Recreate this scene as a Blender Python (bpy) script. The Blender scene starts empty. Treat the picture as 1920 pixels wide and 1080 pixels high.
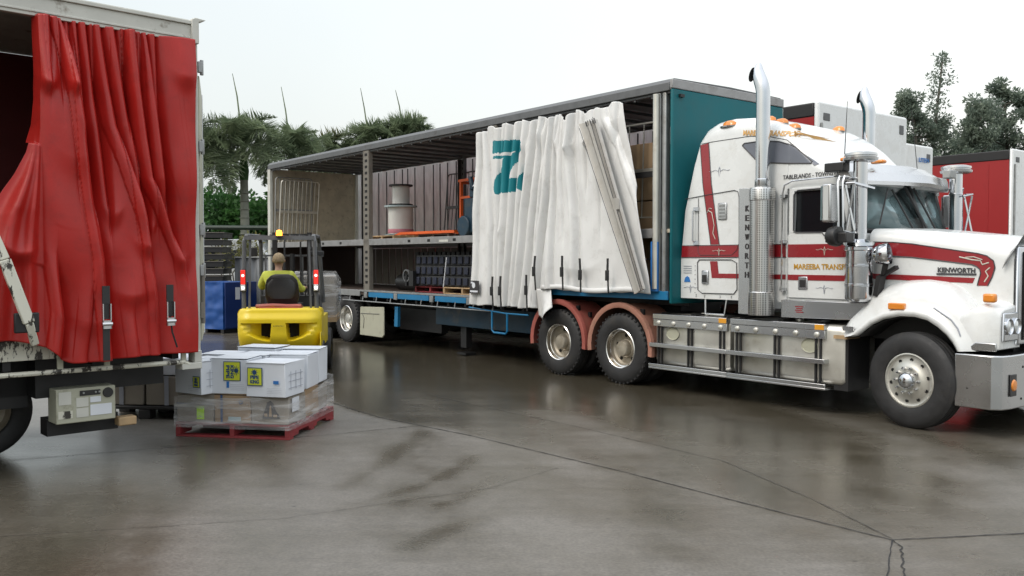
import bpy, bmesh, math, random
from mathutils import Vector, Matrix, noise as mnoise
R = math.radians
random.seed(7)
S = bpy.context.scene
COL = S.collection
# ------------------------------------------------------------------ camera
cam = bpy.data.cameras.new('camera'); camo = bpy.data.objects.new('camera', cam); COL.objects.link(camo)
camo.location = (0, 0, 1.8)
camo.rotation_euler = (R(90) - math.atan(53 / 1660), 0, 0)
cam.sensor_width = 36; cam.lens = 36 * 1660 / 1920
cam.clip_end = 2000; cam.clip_start = .1
S.camera = camo
# ------------------------------------------------------------------ sky (overcast) and sun
SUN_EL, SUN_ROT = R(48), R(232)
w = bpy.data.worlds.new('World'); S.world = w; w.use_nodes = True
nt = w.node_tree; nt.nodes.clear()
def nd(t, **k):
    n = nt.nodes.new(t)
    for a, b in k.items(): setattr(n, a, b)
    return n
out = nd('ShaderNodeOutputWorld'); bg = nd('ShaderNodeBackground')
sky = nd('ShaderNodeTexSky', sky_type='NISHITA', sun_disc=False, sun_elevation=SUN_EL, sun_rotation=SUN_ROT)
sky.air_density = 2.0; sky.dust_density = 6.0
bg.inputs[1].default_value = .055
bg2 = nd('ShaderNodeBackground'); bg2.inputs[1].default_value = 1.0
geo = nd('ShaderNodeTexCoord'); sep = nd('ShaderNodeSeparateXYZ')
nz = nd('ShaderNodeTexNoise'); nz.inputs['Scale'].default_value = 2.2; nz.inputs['Detail'].default_value = 6
cr = nd('ShaderNodeValToRGB')
cr.color_ramp.elements[0].position = 0.0; cr.color_ramp.elements[0].color = (.64, .70, .725, 1)
cr.color_ramp.elements[1].position = 1.0; cr.color_ramp.elements[1].color = (1.55, 1.6, 1.66, 1)
e = cr.color_ramp.elements.new(.32); e.color = (.66, .725, .765, 1)
e = cr.color_ramp.elements.new(.62); e.color = (1.35, 1.39, 1.43, 1)
dsk = nd('ShaderNodeVectorMath', operation='DOT_PRODUCT'); dsk.inputs[1].default_value = (.75, .45, .2)
wm = nd('ShaderNodeMapRange'); wm.inputs[1].default_value = -.1; wm.inputs[2].default_value = .75
mx = nd('ShaderNodeMixRGB', blend_type='LIGHTEN'); mx.inputs[2].default_value = (1.02, 1.03, 1.02, 1)
add = nd('ShaderNodeAddShader')
L = nt.links
L.new(geo.outputs['Generated'], sep.inputs[0]); L.new(sep.outputs[2], cr.inputs[0])
L.new(geo.outputs['Generated'], dsk.inputs[0]); L.new(dsk.outputs['Value'], wm.inputs[0])
L.new(geo.outputs['Generated'], nz.inputs[0])
mth = nd('ShaderNodeMath', operation='MULTIPLY_ADD'); mth.inputs[1].default_value = .5; mth.inputs[2].default_value = -.25
mth2 = nd('ShaderNodeMath', operation='ADD', use_clamp=True)
L.new(nz.outputs[0], mth.inputs[0]); L.new(mth.outputs[0], mth2.inputs[0]); L.new(wm.outputs[0], mth2.inputs[1])
L.new(mth2.outputs[0], mx.inputs[0]); L.new(cr.outputs[0], mx.inputs[1]); L.new(mx.outputs[0], bg2.inputs[0])
L.new(sky.outputs[0], bg.inputs[0]); L.new(bg.outputs[0], add.inputs[0]); L.new(bg2.outputs[0], add.inputs[1])
L.new(add.outputs[0], out.inputs[0])
sun = bpy.data.lights.new('sun', 'SUN'); sun.energy = .95; sun.angle = R(18); sun.color = (1, .97, .93)
suno = bpy.data.objects.new('sun', sun); COL.objects.link(suno)
suno.rotation_euler = (R(90) - SUN_EL, 0, -R(52))
S.view_settings.view_transform = 'Standard'; S.view_settings.look = 'None'
S.view_settings.exposure = -.08; S.view_settings.gamma = 1
S.render.engine = 'CYCLES'
S.cycles.max_bounces = 7; S.cycles.transparent_max_bounces = 12
S.cycles.caustics_reflective = False; S.cycles.caustics_refractive = False
# ------------------------------------------------------------------ materials
MATS = {}
def mat(name, col, rough=.5, metal=0, var=.12, scale=4, bump=0, bscale=60, dirt=0, dcol=(.10, .08, .055), dscale=3,
        coat=0, spec=.5, rvar=.12, dlim=None, emit=None, estr=0, streak=1):
    m = bpy.data.materials.new(name); m.use_nodes = True
    t = m.node_tree; b = t.nodes['Principled BSDF']
    N = t.nodes.new; K = t.links.new
    co = N('ShaderNodeTexCoord'); mp = N('ShaderNodeMapping'); mp.inputs['Scale'].default_value = (1, 1, 1 / streak)
    K(co.outputs['Object'], mp.inputs[0])
    n1 = N('ShaderNodeTexNoise'); n1.inputs['Scale'].default_value = scale; n1.inputs['Detail'].default_value = 5
    K(mp.outputs[0], n1.inputs[0])
    r1 = N('ShaderNodeMapRange'); r1.inputs[1].default_value = .3; r1.inputs[2].default_value = .7
    r1.inputs[3].default_value = 1 - var; r1.inputs[4].default_value = 1 + var
    K(n1.outputs[0], r1.inputs[0])
    vm = N('ShaderNodeVectorMath'); vm.operation = 'SCALE'; vm.inputs[0].default_value = col
    K(r1.outputs[0], vm.inputs['Scale'])
    cur = vm.outputs[0]
    if dirt:
        n2 = N('ShaderNodeTexNoise'); n2.inputs['Scale'].default_value = dscale; n2.inputs['Detail'].default_value = 8
        n2.inputs['Roughness'].default_value = .7
        K(mp.outputs[0], n2.inputs[0])
        r2 = N('ShaderNodeMapRange'); r2.inputs[1].default_value = .62 - .25 * dirt; r2.inputs[2].default_value = .72
        r2.inputs[4].default_value = min(1, .4 + dirt * .6)
        if dlim: r2.inputs[1].default_value, r2.inputs[2].default_value = dlim
        K(n2.outputs[0], r2.inputs[0])
        mi = N('ShaderNodeMixRGB'); K(r2.outputs[0], mi.inputs[0]); K(cur, mi.inputs[1])
        mi.inputs[2].default_value = (*dcol, 1); cur = mi.outputs[0]
    K(cur, b.inputs['Base Color'])
    r3 = N('ShaderNodeMapRange'); r3.inputs[1].default_value = .3; r3.inputs[2].default_value = .7
    r3.inputs[3].default_value = max(0.02, rough - rvar * rough * 1.5); r3.inputs[4].default_value = min(1, rough + rvar * rough * 1.5)
    K(n1.outputs[0], r3.inputs[0]); K(r3.outputs[0], b.inputs['Roughness'])
    b.inputs['Metallic'].default_value = metal
    b.inputs['Specular IOR Level'].default_value = spec
    b.inputs['Coat Weight'].default_value = coat; b.inputs['Coat Roughness'].default_value = .06
    if bump:
        n4 = N('ShaderNodeTexNoise'); n4.inputs['Scale'].default_value = bscale; n4.inputs['Detail'].default_value = 4
        K(co.outputs['Object'], n4.inputs[0])
        bp = N('ShaderNodeBump'); bp.inputs['Strength'].default_value = bump; bp.inputs['Distance'].default_value = .01
        K(n4.outputs[0], bp.inputs['Height']); K(bp.outputs[0], b.inputs['Normal'])
    if emit:
        b.inputs['Emission Color'].default_value = (*emit, 1); b.inputs['Emission Strength'].default_value = estr
    MATS[name] = m
    return m
M = MATS
mat('white_paint', (.74, .76, .76), .28, coat=.5, var=.03, dirt=.2, dcol=(.50, .48, .43), dscale=3, dlim=(.50, .85))
mat('old_white', (.56, .56, .51), .5, var=.08, dirt=.5, dcol=(.14, .10, .06), dscale=7, dlim=(.60, .72))
mat('chipped_white', (.62, .61, .52), .5, var=.05, dirt=.95, dcol=(.022, .018, .015), dscale=11, dlim=(.53, .56), streak=2.5)
mat('cream', (.42, .42, .33), .5, var=.06, dirt=.25, dscale=5)
mat('red_stripe', (.28, .012, .018), .3, coat=.4, var=.05)
mat('dark_line', (.05, .05, .055), .5, var=.05)
mat('teal_paint', (.003, .115, .135), .5, coat=0, spec=.3, var=.06, dirt=.1, dcol=(.015, .08, .09))
mat('teal_print', (.004, .20, .24), .5, var=.04)
mat('chrome', (.60, .615, .64), .13, 1, var=.05, rvar=.3)
mat('stainless', (.58, .585, .59), .26, 1, var=.03, scale=2.5, rvar=.12)
mat('alloy', (.62, .61, .56), .38, .75, var=.07, scale=5, dirt=.22, dcol=(.36, .33, .26), dscale=4)
mat('alloy_dirty', (.42, .38, .31), .5, .55, var=.12, scale=9, dirt=.6, dcol=(.20, .15, .09), dscale=6)
mat('polished_rim', (.75, .74, .72), .16, 1, var=.05)
mat('galv', (.33, .34, .34), .5, .6, var=.12, scale=8, dirt=.3, dcol=(.15, .13, .10), dscale=5)
mat('grey_steel', (.13, .135, .14), .55, .3, var=.15, scale=8, dirt=.3, dcol=(.06, .05, .04))
mat('mezz_steel', (.30, .30, .30), .5, .4, var=.15, scale=8, dirt=.35, dcol=(.12, .10, .08))
mat('post_steel', (.20, .185, .16), .6, .2, var=.15, scale=8, dirt=.4, dcol=(.09, .06, .04), dscale=8)
mat('black_steel', (.012, .012, .013), .55, .0, var=.2)
mat('black_plastic', (.02, .02, .021), .45, var=.1)
mat('rubber', (.022, .022, .023), .62, var=.2, scale=14, bump=.25, bscale=90, dirt=.3, dcol=(.055, .048, .04), dscale=5)
mat('hole', (.006, .006, .006), .8, var=0)
mat('blue_paint', (.01, .17, .36), .45, var=.1, dirt=.3, dcol=(.05, .07, .09), dscale=8)
mat('dark_blue_paint', (.006, .03, .055), .5, var=.15, dirt=.3)
mat('fender_red', (.36, .10, .08), .55, var=.1, dirt=.35, dcol=(.30, .16, .11), dscale=5)
mat('fender_pink', (.38, .18, .13), .6, var=.1, dirt=.4, dcol=(.25, .15, .10), dscale=5)
mat('red_curtain', (.40, .015, .011), .38, var=.06, scale=3, bump=.06, bscale=30, dirt=.3, dcol=(.20, .012, .010), dscale=5, spec=.45, dlim=(.50, .78))
mat('shaded_red_curtain', (.10, .006, .006), .5, var=.1)  # curtain red with the shade inside the truck body put into its colour
mat('far_red', (.30, .009, .010), .5, var=.07, scale=1.5, streak=4, dirt=.15, dcol=(.16, .008, .008))
mat('white_curtain', (.73, .735, .73), .42, var=.03, scale=2, bump=.04, bscale=25, dirt=.15, dlim=(.52, .80), dcol=(.42, .41, .38), dscale=5)
mat('interior_white', (.62, .61, .58), .6, var=.12, scale=3, streak=4, dirt=.2, dcol=(.3, .27, .22), dscale=4)
mat('plywood', (.52, .47, .37), .7, var=.14, scale=5, dirt=.3, dcol=(.10, .08, .05), dscale=7)
mat('dark_board', (.07, .05, .042), .75, var=.15)
mat('timber', (.42, .29, .16), .7, var=.2, scale=6, dirt=.3, dcol=(.12, .08, .05))
mat('pallet_red', (.24, .03, .034), .65, var=.2, scale=6, dirt=.35, dcol=(.12, .06, .05), dscale=9)
mat('carton_white', (.70, .73, .78), .55, var=.03, dirt=.08, dcol=(.5, .5, .5))
mat('carton_brown', (.32, .22, .13), .7, var=.08, scale=4)
mat('carton_grey', (.27, .24, .20), .7, var=.1, scale=4)
mat('label_yellow', (.58, .62, .035), .5, var=.04)
mat('label_lime', (.50, .85, .02), .5, var=.04)
mat('ink_blue', (.015, .06, .17), .5, var=.1)
mat('sticker_blue', (.03, .17, .48), .5, var=.1)
mat('ink_grey', (.33, .35, .40), .6, var=.1)
mat('ink_dark', (.035, .032, .035), .6, var=.1)
mat('gold_letter', (.55, .30, .035), .4, var=.1)
mat('pale_gold', (.62, .36, .12), .5, var=.2)
mat('fork_yellow', (.72, .54, .012), .42, coat=.1, var=.05, scale=3, dirt=.1, dcol=(.33, .24, .03), dscale=6)
mat('orange_frame', (.62, .10, .015), .5, var=.1)
mat('amber', (.75, .25, .03), .25, var=.1, coat=.5)
mat('amber_strip', (.75, .34, .03), .4, var=.1)
mat('lamp_clear', (.70, .72, .72), .12, .3, var=.05, coat=1)
mat('beacon_lit', (.9, .4, .05), .4, emit=(1, .33, .02), estr=6)
mat('tail_lit', (.6, .02, .02), .3, emit=(1, .05, .03), estr=.7)
mat('tail_hot', (.9, .2, .2), .3, emit=(1, .35, .3), estr=7)
mat('reverse_lit', (.9, .85, .8), .3, emit=(1, .8, .7), estr=7)
mat('hivis', (.52, .56, .08), .75, var=.08, scale=8, bump=.3, bscale=25)
mat('skin', (.42, .25, .17), .55, var=.06)
mat('hair', (.34, .26, .16), .8, var=.25, scale=40, bump=.6, bscale=120)
mat('navy_cloth', (.02, .025, .045), .8, var=.15)
mat('seat_vinyl', (.022, .020, .019), .5, var=.15, bump=.1)
mat('tarp_blue', (.012, .07, .27), .4, var=.12, scale=3, bump=.5, bscale=6, spec=.5)
mat('tarp_navy', (.012, .035, .15), .45, var=.1, scale=3, bump=.3, bscale=5)
mat('drum_white', (.62, .62, .60), .5, var=.06, dirt=.15, dcol=(.35, .3, .28))
mat('drum_pink', (.45, .16, .20), .5, var=.1)
mat('drum_flange', (.40, .50, .53), .5, var=.08)
mat('dark_pipe', (.02, .035, .025), .5)
mat('profile_grey', (.43, .415, .385), .4, .35, var=.08, dirt=.3, dcol=(.26, .23, .19), dscale=4, dlim=(.5, .7))
mat('fence_grey', (.16, .17, .18), .55, .4, var=.15, scale=3, streak=4, dirt=.3)
mat('trunk', (.13, .12, .10), .85, var=.3, scale=8, bump=.5, bscale=20)
mat('palm_trunk', (.19, .20, .165), .8, var=.2, scale=5, bump=.3, bscale=12)
def leafmat(name, c1, c2, rough=.55):
    m = bpy.data.materials.new(name); m.use_nodes = True
    t = m.node_tree; b = t.nodes['Principled BSDF']; N = t.nodes.new; K = t.links.new
    co = N('ShaderNodeTexCoord'); n1 = N('ShaderNodeTexNoise'); n1.inputs['Scale'].default_value = 1.1
    n1.inputs['Detail'].default_value = 6; n1.inputs['Roughness'].default_value = .75
    K(co.outputs['Object'], n1.inputs[0])
    r = N('ShaderNodeValToRGB'); r.color_ramp.elements[0].position = .36; r.color_ramp.elements[1].position = .64
    r.color_ramp.elements[0].color = (*c1, 1); r.color_ramp.elements[1].color = (*c2, 1)
    K(n1.outputs[0], r.inputs[0]); K(r.outputs[0], b.inputs['Base Color'])
    b.inputs['Roughness'].default_value = rough; b.inputs['Specular IOR Level'].default_value = .35
    tl = N('ShaderNodeBsdfTranslucent'); K(r.outputs[0], tl.inputs[0]); mi = N('ShaderNodeMixShader'); mi.inputs[0].default_value = .38; K(b.outputs[0], mi.inputs[1]); K(tl.outputs[0], mi.inputs[2]); K(mi.outputs[0], t.nodes['Material Output'].inputs[0])
    MATS[name] = m
leafmat('palm_leaf', (.085, .125, .07), (.30, .36, .22))
leafmat('palm_leaf_yellow', (.08, .10, .03), (.22, .20, .07))
leafmat('hazy_pine_leaf', (.10, .14, .115), (.25, .30, .23))  # pine greens lightened in the colour itself, standing in for distance haze
leafmat('hedge_leaf', (.02, .07, .02), (.08, .20, .05))
def glass(name, tint, rough=.03, opac=.35, dark=(.02, .03, .035)):
    m = bpy.data.materials.new(name); m.use_nodes = True
    t = m.node_tree; t.nodes.clear(); N = t.nodes.new; K = t.links.new
    o = N('ShaderNodeOutputMaterial'); g = N('ShaderNodeBsdfGlossy'); g.inputs['Roughness'].default_value = rough
    tr = N('ShaderNodeBsdfTransparent'); tr.inputs[0].default_value = (*tint, 1)
    df = N('ShaderNodeBsdfDiffuse'); df.inputs[0].default_value = (*dark, 1)
    fr = N('ShaderNodeFresnel'); fr.inputs[0].default_value = 1.55
    m1 = N('ShaderNodeMixShader'); m1.inputs[0].default_value = opac; K(tr.outputs[0], m1.inputs[1]); K(df.outputs[0], m1.inputs[2])
    m2 = N('ShaderNodeMixShader'); K(fr.outputs[0], m2.inputs[0]); K(m1.outputs[0], m2.inputs[1]); K(g.outputs[0], m2.inputs[2])
    K(m2.outputs[0], o.inputs[0]); MATS[name] = m
glass('windscreen_glass', (.62, .74, .76), opac=.40, dark=(.36, .50, .52))
glass('side_glass', (.16, .19, .20), opac=.5, dark=(.015, .018, .022))
mat('sleeper_glass', (.17, .185, .22), .22, var=.05, spec=.25)
glass('stone_guard', (.85, .86, .86), opac=.35, dark=(.55, .57, .58))
def wrapmat():
    m = bpy.data.materials.new('stretch_wrap'); m.use_nodes = True
    t = m.node_tree; t.nodes.clear(); N = t.nodes.new; K = t.links.new
    o = N('ShaderNodeOutputMaterial'); co = N('ShaderNodeTexCoord'); mp = N('ShaderNodeMapping')
    mp.inputs['Scale'].default_value = (1.2, 1.2, 9); mp.inputs['Rotation'].default_value = (.1, .15, .2)
    K(co.outputs['Object'], mp.inputs[0])
    n = N('ShaderNodeTexNoise'); n.inputs['Scale'].default_value = 2.0; n.inputs['Detail'].default_value = 4; n.inputs['Distortion'].default_value = .5
    K(mp.outputs[0], n.inputs[0])
    bp = N('ShaderNodeBump'); bp.inputs['Strength'].default_value = .5; bp.inputs['Distance'].default_value = .02; K(n.outputs[0], bp.inputs['Height'])
    tr = N('ShaderNodeBsdfTransparent'); g = N('ShaderNodeBsdfPrincipled')
    g.inputs['Base Color'].default_value = (.78, .78, .78, 1); g.inputs['Roughness'].default_value = .15
    K(bp.outputs[0], g.inputs['Normal'])
    r = N('ShaderNodeMapRange'); r.inputs[1].default_value = .45; r.inputs[2].default_value = .72; r.inputs[3].default_value = .14; r.inputs[4].default_value = .62
    K(n.outputs[0], r.inputs[0])
    mi = N('ShaderNodeMixShader'); K(r.outputs[0], mi.inputs[0]); K(tr.outputs[0], mi.inputs[1]); K(g.outputs[0], mi.inputs[2])
    K(mi.outputs[0], o.inputs[0]); MATS['stretch_wrap'] = m
wrapmat()
def translucent(name, col, k=.55):
    m = bpy.data.materials.new(name); m.use_nodes = True; t = m.node_tree; t.nodes.clear(); N = t.nodes.new; K = t.links.new
    o = N('ShaderNodeOutputMaterial'); d = N('ShaderNodeBsdfDiffuse'); r = N('ShaderNodeBsdfTranslucent'); mi = N('ShaderNodeMixShader'); mi.inputs[0].default_value = k
    co = N('ShaderNodeTexCoord'); mp = N('ShaderNodeMapping'); mp.inputs['Scale'].default_value = (2, 2, .5); K(co.outputs['Object'], mp.inputs[0]); n = N('ShaderNodeTexNoise'); n.inputs['Detail'].default_value = 6; K(mp.outputs[0], n.inputs[0])
    c = N('ShaderNodeValToRGB'); c.color_ramp.elements[0].position = .3; c.color_ramp.elements[1].position = .7; c.color_ramp.elements[0].color = (*[a * .75 for a in col], 1); c.color_ramp.elements[1].color = (*col, 1)
    K(n.outputs[0], c.inputs[0]); K(c.outputs[0], d.inputs[0]); K(c.outputs[0], r.inputs[0]); K(d.outputs[0], mi.inputs[1]); K(r.outputs[0], mi.inputs[2]); K(mi.outputs[0], o.inputs[0]); MATS[name] = m
translucent('thin_pvc', (.76, .80, .78))
# ------------------------------------------------------------------ mesh helpers
class MB:
    def __init__(s): s.v = []; s.f = []; s.m = []; s.mi = 0
    def add(s, vs, fs):
        o = len(s.v); s.v += [tuple(p) for p in vs]; s.f += [tuple(i + o for i in f) for f in fs]; s.m += [s.mi] * len(fs); return s
    def box(s, x0, x1, y0, y1, z0, z1):
        v = [(x, y, z) for x in (x0, x1) for y in (y0, y1) for z in (z0, z1)]
        return s.add(v, [(0, 1, 3, 2), (4, 6, 7, 5), (0, 4, 5, 1), (2, 3, 7, 6), (0, 2, 6, 4), (1, 5, 7, 3)])
    def bar(s, a, b, w, h=None, up=(0, 0, 1)):
        a = Vector(a); b = Vector(b); h = h or w; d = (b - a).normalized(); up = Vector(up)
        if abs(d.dot(up)) > .98: up = Vector((1, 0, 0)) if abs(d.x) < .9 else Vector((0, 1, 0))
        sd = d.cross(up).normalized(); u2 = sd.cross(d)
        v = []
        for p in (a, b):
            for i, j in ((-1, -1), (1, -1), (1, 1), (-1, 1)): v.append(p + sd * i * w / 2 + u2 * j * h / 2)
        return s.add(v, [(3, 2, 1, 0), (4, 5, 6, 7), (0, 1, 5, 4), (1, 2, 6, 5), (2, 3, 7, 6), (3, 0, 4, 7)])
    def tube(s, pts, r, n=10, cap=True):
        pts = [Vector(p) for p in pts]; rs = r if isinstance(r, (list, tuple)) else [r] * len(pts)
        rings = []; pu = None
        for i, p in enumerate(pts):
            d = (pts[min(i + 1, len(pts) - 1)] - pts[max(i - 1, 0)]).normalized()
            if pu is None: pu = Vector((0, 0, 1)) if abs(d.z) < .9 else Vector((1, 0, 0))
            sd = d.cross(pu).normalized(); pu = sd.cross(d).normalized()
            rings.append([p + (sd * math.cos(2 * math.pi * k / n) + pu * math.sin(2 * math.pi * k / n)) * rs[i] for k in range(n)])
        return s.rings(rings, cap, True)
    def rings(s, rings, cap=True, closed=True):
        n = len(rings[0]); v = [p for r in rings for p in r]; f = []
        for i in range(len(rings) - 1):
            for k in range(n if closed else n - 1):
                a = i * n + k; b = i * n + (k + 1) % n
                f.append((a, b, b + n, a + n))
        if cap: f.append(tuple(range(n))[::-1]); f.append(tuple((len(rings) - 1) * n + k for k in range(n)))
        return s.add(v, f)
    def lathe(s, prof, c=(0, 0, 0), axis='z', n=24, cap=False):
        rings = []
        for r, h in prof:
            ring = []
            for k in range(n):
                a = 2 * math.pi * k / n; x, y = r * math.cos(a), r * math.sin(a)
                q = (x, y, h) if axis == 'z' else ((x, h, y) if axis == 'y' else (h, x, y))
                ring.append((q[0] + c[0], q[1] + c[1], q[2] + c[2]))
            rings.append(ring)
        return s.rings(rings, cap, True)
    def prism(s, pts, y0, y1):            # polygon in x,z extruded along y
        n = len(pts); v = [(x, y0, z) for x, z in pts] + [(x, y1, z) for x, z in pts]
        f = [tuple(range(n)), tuple(range(2 * n - 1, n - 1, -1))] + [(i, i + n, (i + 1) % n + n, (i + 1) % n) for i in range(n)]
        return s.add(v, f)
    def prismx(s, pts, x0, x1):           # polygon in y,z extruded along x
        n = len(pts); v = [(x0, y, z) for y, z in pts] + [(x1, y, z) for y, z in pts]
        f = [tuple(range(n)), tuple(range(2 * n - 1, n - 1, -1))] + [(i, i + n, (i + 1) % n + n, (i + 1) % n) for i in range(n)]
        return s.add(v, f)
    def prismz(s, pts, z0, z1):
        n = len(pts); v = [(x, y, z0) for x, y in pts] + [(x, y, z1) for x, y in pts]
        f = [tuple(range(n)), tuple(range(2 * n - 1, n - 1, -1))] + [(i, i + n, (i + 1) % n + n, (i + 1) % n) for i in range(n)]
        return s.add(v, f)
    def grid(s, fn, nu, nv):
        v = [fn(i / nu, j / nv) for j in range(nv + 1) for i in range(nu + 1)]
        return s.add(v, [(j * (nu + 1) + i, j * (nu + 1) + i + 1, (j + 1) * (nu + 1) + i + 1, (j + 1) * (nu + 1) + i) for j in range(nv) for i in range(nu)])
    def xf(s, mtx, start=0):
        for i in range(start, len(s.v)): s.v[i] = tuple(mtx @ Vector(s.v[i]))
        return s
    def build(s, name, m, parent=None, off=None, bev=0, smooth=40, solid=0, seg=2, norm=True):
        if off is None: off = OFF.get(parent.name, (0, 0, 0)) if parent else (0, 0, 0)
        me = bpy.data.meshes.new(name)
        me.from_pydata([(p[0] - off[0], p[1] - off[1], p[2] - off[2]) for p in s.v], [], s.f)
        ms = m if isinstance(m, (list, tuple)) else [m]
        for q in ms: me.materials.append(MATS[q])
        if len(ms) > 1:
            for p, i in zip(me.polygons, s.m): p.material_index = i
        bm = bmesh.new(); bm.from_mesh(me)
        if norm: bmesh.ops.recalc_face_normals(bm, faces=bm.faces)
        for f in bm.faces: f.smooth = True
        c = R(smooth)
        for e in bm.edges:
            if len(e.link_faces) == 2: e.smooth = e.calc_face_angle(0) < c
        bm.to_mesh(me); bm.free()
        o = bpy.data.objects.new(name, me); COL.objects.link(o)
        if parent: o.parent = parent; OFF[o.name] = off
        if bev:
            b = o.modifiers.new('bevel', 'BEVEL'); b.width = bev; b.segments = seg; b.limit_method = 'ANGLE'; b.angle_limit = R(40); b.harden_normals = False
        if solid:
            q = o.modifiers.new('solid', 'SOLIDIFY'); q.thickness = solid; q.offset = 0
        return o
OFF = {}
TU = (.61946, -.78503); TV = (.78503, .61946); TA = math.atan2(TU[1], TU[0])
TO = (9.12 * TV[0] - 4.79 * TU[0], 9.12 * TV[1] - 4.79 * TU[1])
LU = (.7331, .6801); LA = math.atan2(LU[1], LU[0]); LO = (-2.985, 8.3)
FR = {'T': (TO, TA), 'L': (LO, LA), 'W': ((0, 0), 0)}
def wpt(fr, x, y):
    o, a = FR[fr]; return (o[0] + x * math.cos(a) - y * math.sin(a), o[1] + x * math.sin(a) + y * math.cos(a))
def tag(o, label=None, cat=None, group=None, kind=None):
    if label: o['label'] = label
    if cat: o['category'] = cat
    if group: o['group'] = group
    if kind: o['kind'] = kind
    return o
def thing(name, label, cat, fr='W', loc=(0, 0, 0), rot=0, group=None, local=False):
    """Empty at the thing's base. Parts are written in frame coordinates (local=False) or in its own (local=True)."""
    o = bpy.data.objects.new(name, None); COL.objects.link(o); o.empty_display_size = .2
    p = wpt(fr, loc[0], loc[1]); o.location = (p[0], p[1], loc[2]); o.rotation_euler = (0, 0, FR[fr][1] + rot)
    tag(o, label, cat, group); OFF[o.name] = (0, 0, 0) if local else loc
    return o
def kids(o): return [c for c in bpy.data.objects if c.parent == o]
def copy_tree(o, parent=None):
    c = o.copy(); COL.objects.link(c)
    if parent: c.parent = parent
    OFF[c.name] = OFF.get(o.name, (0, 0, 0))
    for k in kids(o): copy_tree(k, c)
    return c
def text(s, size, fr=None, shear=0, extr=.002, space=1, bold=0, squash=1):
    """list of verts, faces of a text lying in x,z facing -y, starting at the origin"""
    cu = bpy.data.curves.new('t', 'FONT'); cu.body = s; cu.size = size; cu.shear = shear; cu.extrude = extr; cu.space_character = space; cu.offset = bold
    cu.resolution_u = 2
    ob = bpy.data.objects.new('t', cu); COL.objects.link(ob)
    dg = bpy.context.evaluated_depsgraph_get(); dg.update(); me = bpy.data.meshes.new_from_object(ob.evaluated_get(dg))
    vs = [(v.co.x * squash, -v.co.z, v.co.y) for v in me.vertices]; fs = [tuple(p.vertices) for p in me.polygons]
    bpy.data.objects.remove(ob); bpy.data.meshes.remove(me); bpy.data.curves.remove(cu)
    return vs, fs
def addtext(mb, s, size, pos, rot=None, **k):
    vs, fs = text(s, size, **k)
    mt = Matrix.Translation(pos) @ (rot or Matrix.Identity(4))
    return mb.add([mt @ Vector(v) for v in vs], fs)
def pip(x, y, poly):
    c = False; j = len(poly) - 1
    for i in range(len(poly)):
        if (poly[i][1] > y) != (poly[j][1] > y) and x < (poly[j][0] - poly[i][0]) * (y - poly[i][1]) / (poly[j][1] - poly[i][1]) + poly[i][0]: c = not c
        j = i
    return c
def interp(t, pts):
    if t <= pts[0][0]: return pts[0][1]
    for (a, b), (c, d) in zip(pts, pts[1:]):
        if t <= c: return b + (d - b) * (t - a) / (c - a)
    return pts[-1][1]
def sm(t): t = max(0, min(1, t)); return t * t * (3 - 2 * t)
def fit(mb, s, w, h, pos, rot=None, **k):
    vs, fs = text(s, 1, **k)
    x0 = min(v[0] for v in vs); x1 = max(v[0] for v in vs); z0 = min(v[2] for v in vs); z1 = max(v[2] for v in vs)
    vs = [((v[0] - x0) * w / (x1 - x0), v[1], (v[2] - z0) * h / (z1 - z0)) for v in vs]
    mt = Matrix.Translation(pos) @ (rot or Matrix.Identity(4))
    return mb.add([mt @ Vector(v) for v in vs], fs)
from mathutils.bvhtree import BVHTree
def drape(mb, bv, poly, o=.006, st=.02, nz_=14):
    xs_ = sorted({p[0] for p in poly}); x0, x1 = xs_[0], xs_[-1]; cols = sorted(set(xs_ + [x0 + i * st for i in range(int((x1 - x0) / st))])); v = []; f = []
    for x in cols:
        x_ = min(max(x, x0 + 1e-4), x1 - 1e-4); zs = []
        for i in range(len(poly)):
            a, c = poly[i], poly[(i + 1) % len(poly)]
            if (a[0] <= x_) != (c[0] <= x_): zs.append(a[1] + (c[1] - a[1]) * (x_ - a[0]) / (c[0] - a[0]))
        za, zb_ = min(zs), max(zs)
        for j in range(nz_ + 1):
            z = za + (zb_ - za) * j / nz_; h = bv.ray_cast(Vector((x_, -1, z)), Vector((0, 1, 0)))[0]; v.append((x, (h.y if h else .18) - o, z))
    k = nz_ + 1; mb.add(v, [(i * k + j, i * k + j + 1, (i + 1) * k + j + 1, (i + 1) * k + j) for i in range(len(cols) - 1) for j in range(nz_)])
def drape_line(mb, bv, pts, r=.005, o=.002, n=5, st=.05):
    q = []
    for (a, c), (d, e) in zip(pts, pts[1:]):
        m_ = max(1, int(math.hypot(d - a, e - c) / st)); q += [(a + (d - a) * i / m_, c + (e - c) * i / m_) for i in range(m_)]
    q.append(pts[-1]); w_ = []
    for x, z in q: h = bv.ray_cast(Vector((x, -1, z)), Vector((0, 1, 0)))[0]; w_.append((x, (h.y if h else .18) - o, z))
    mb.tube(w_, r, n)
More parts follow.
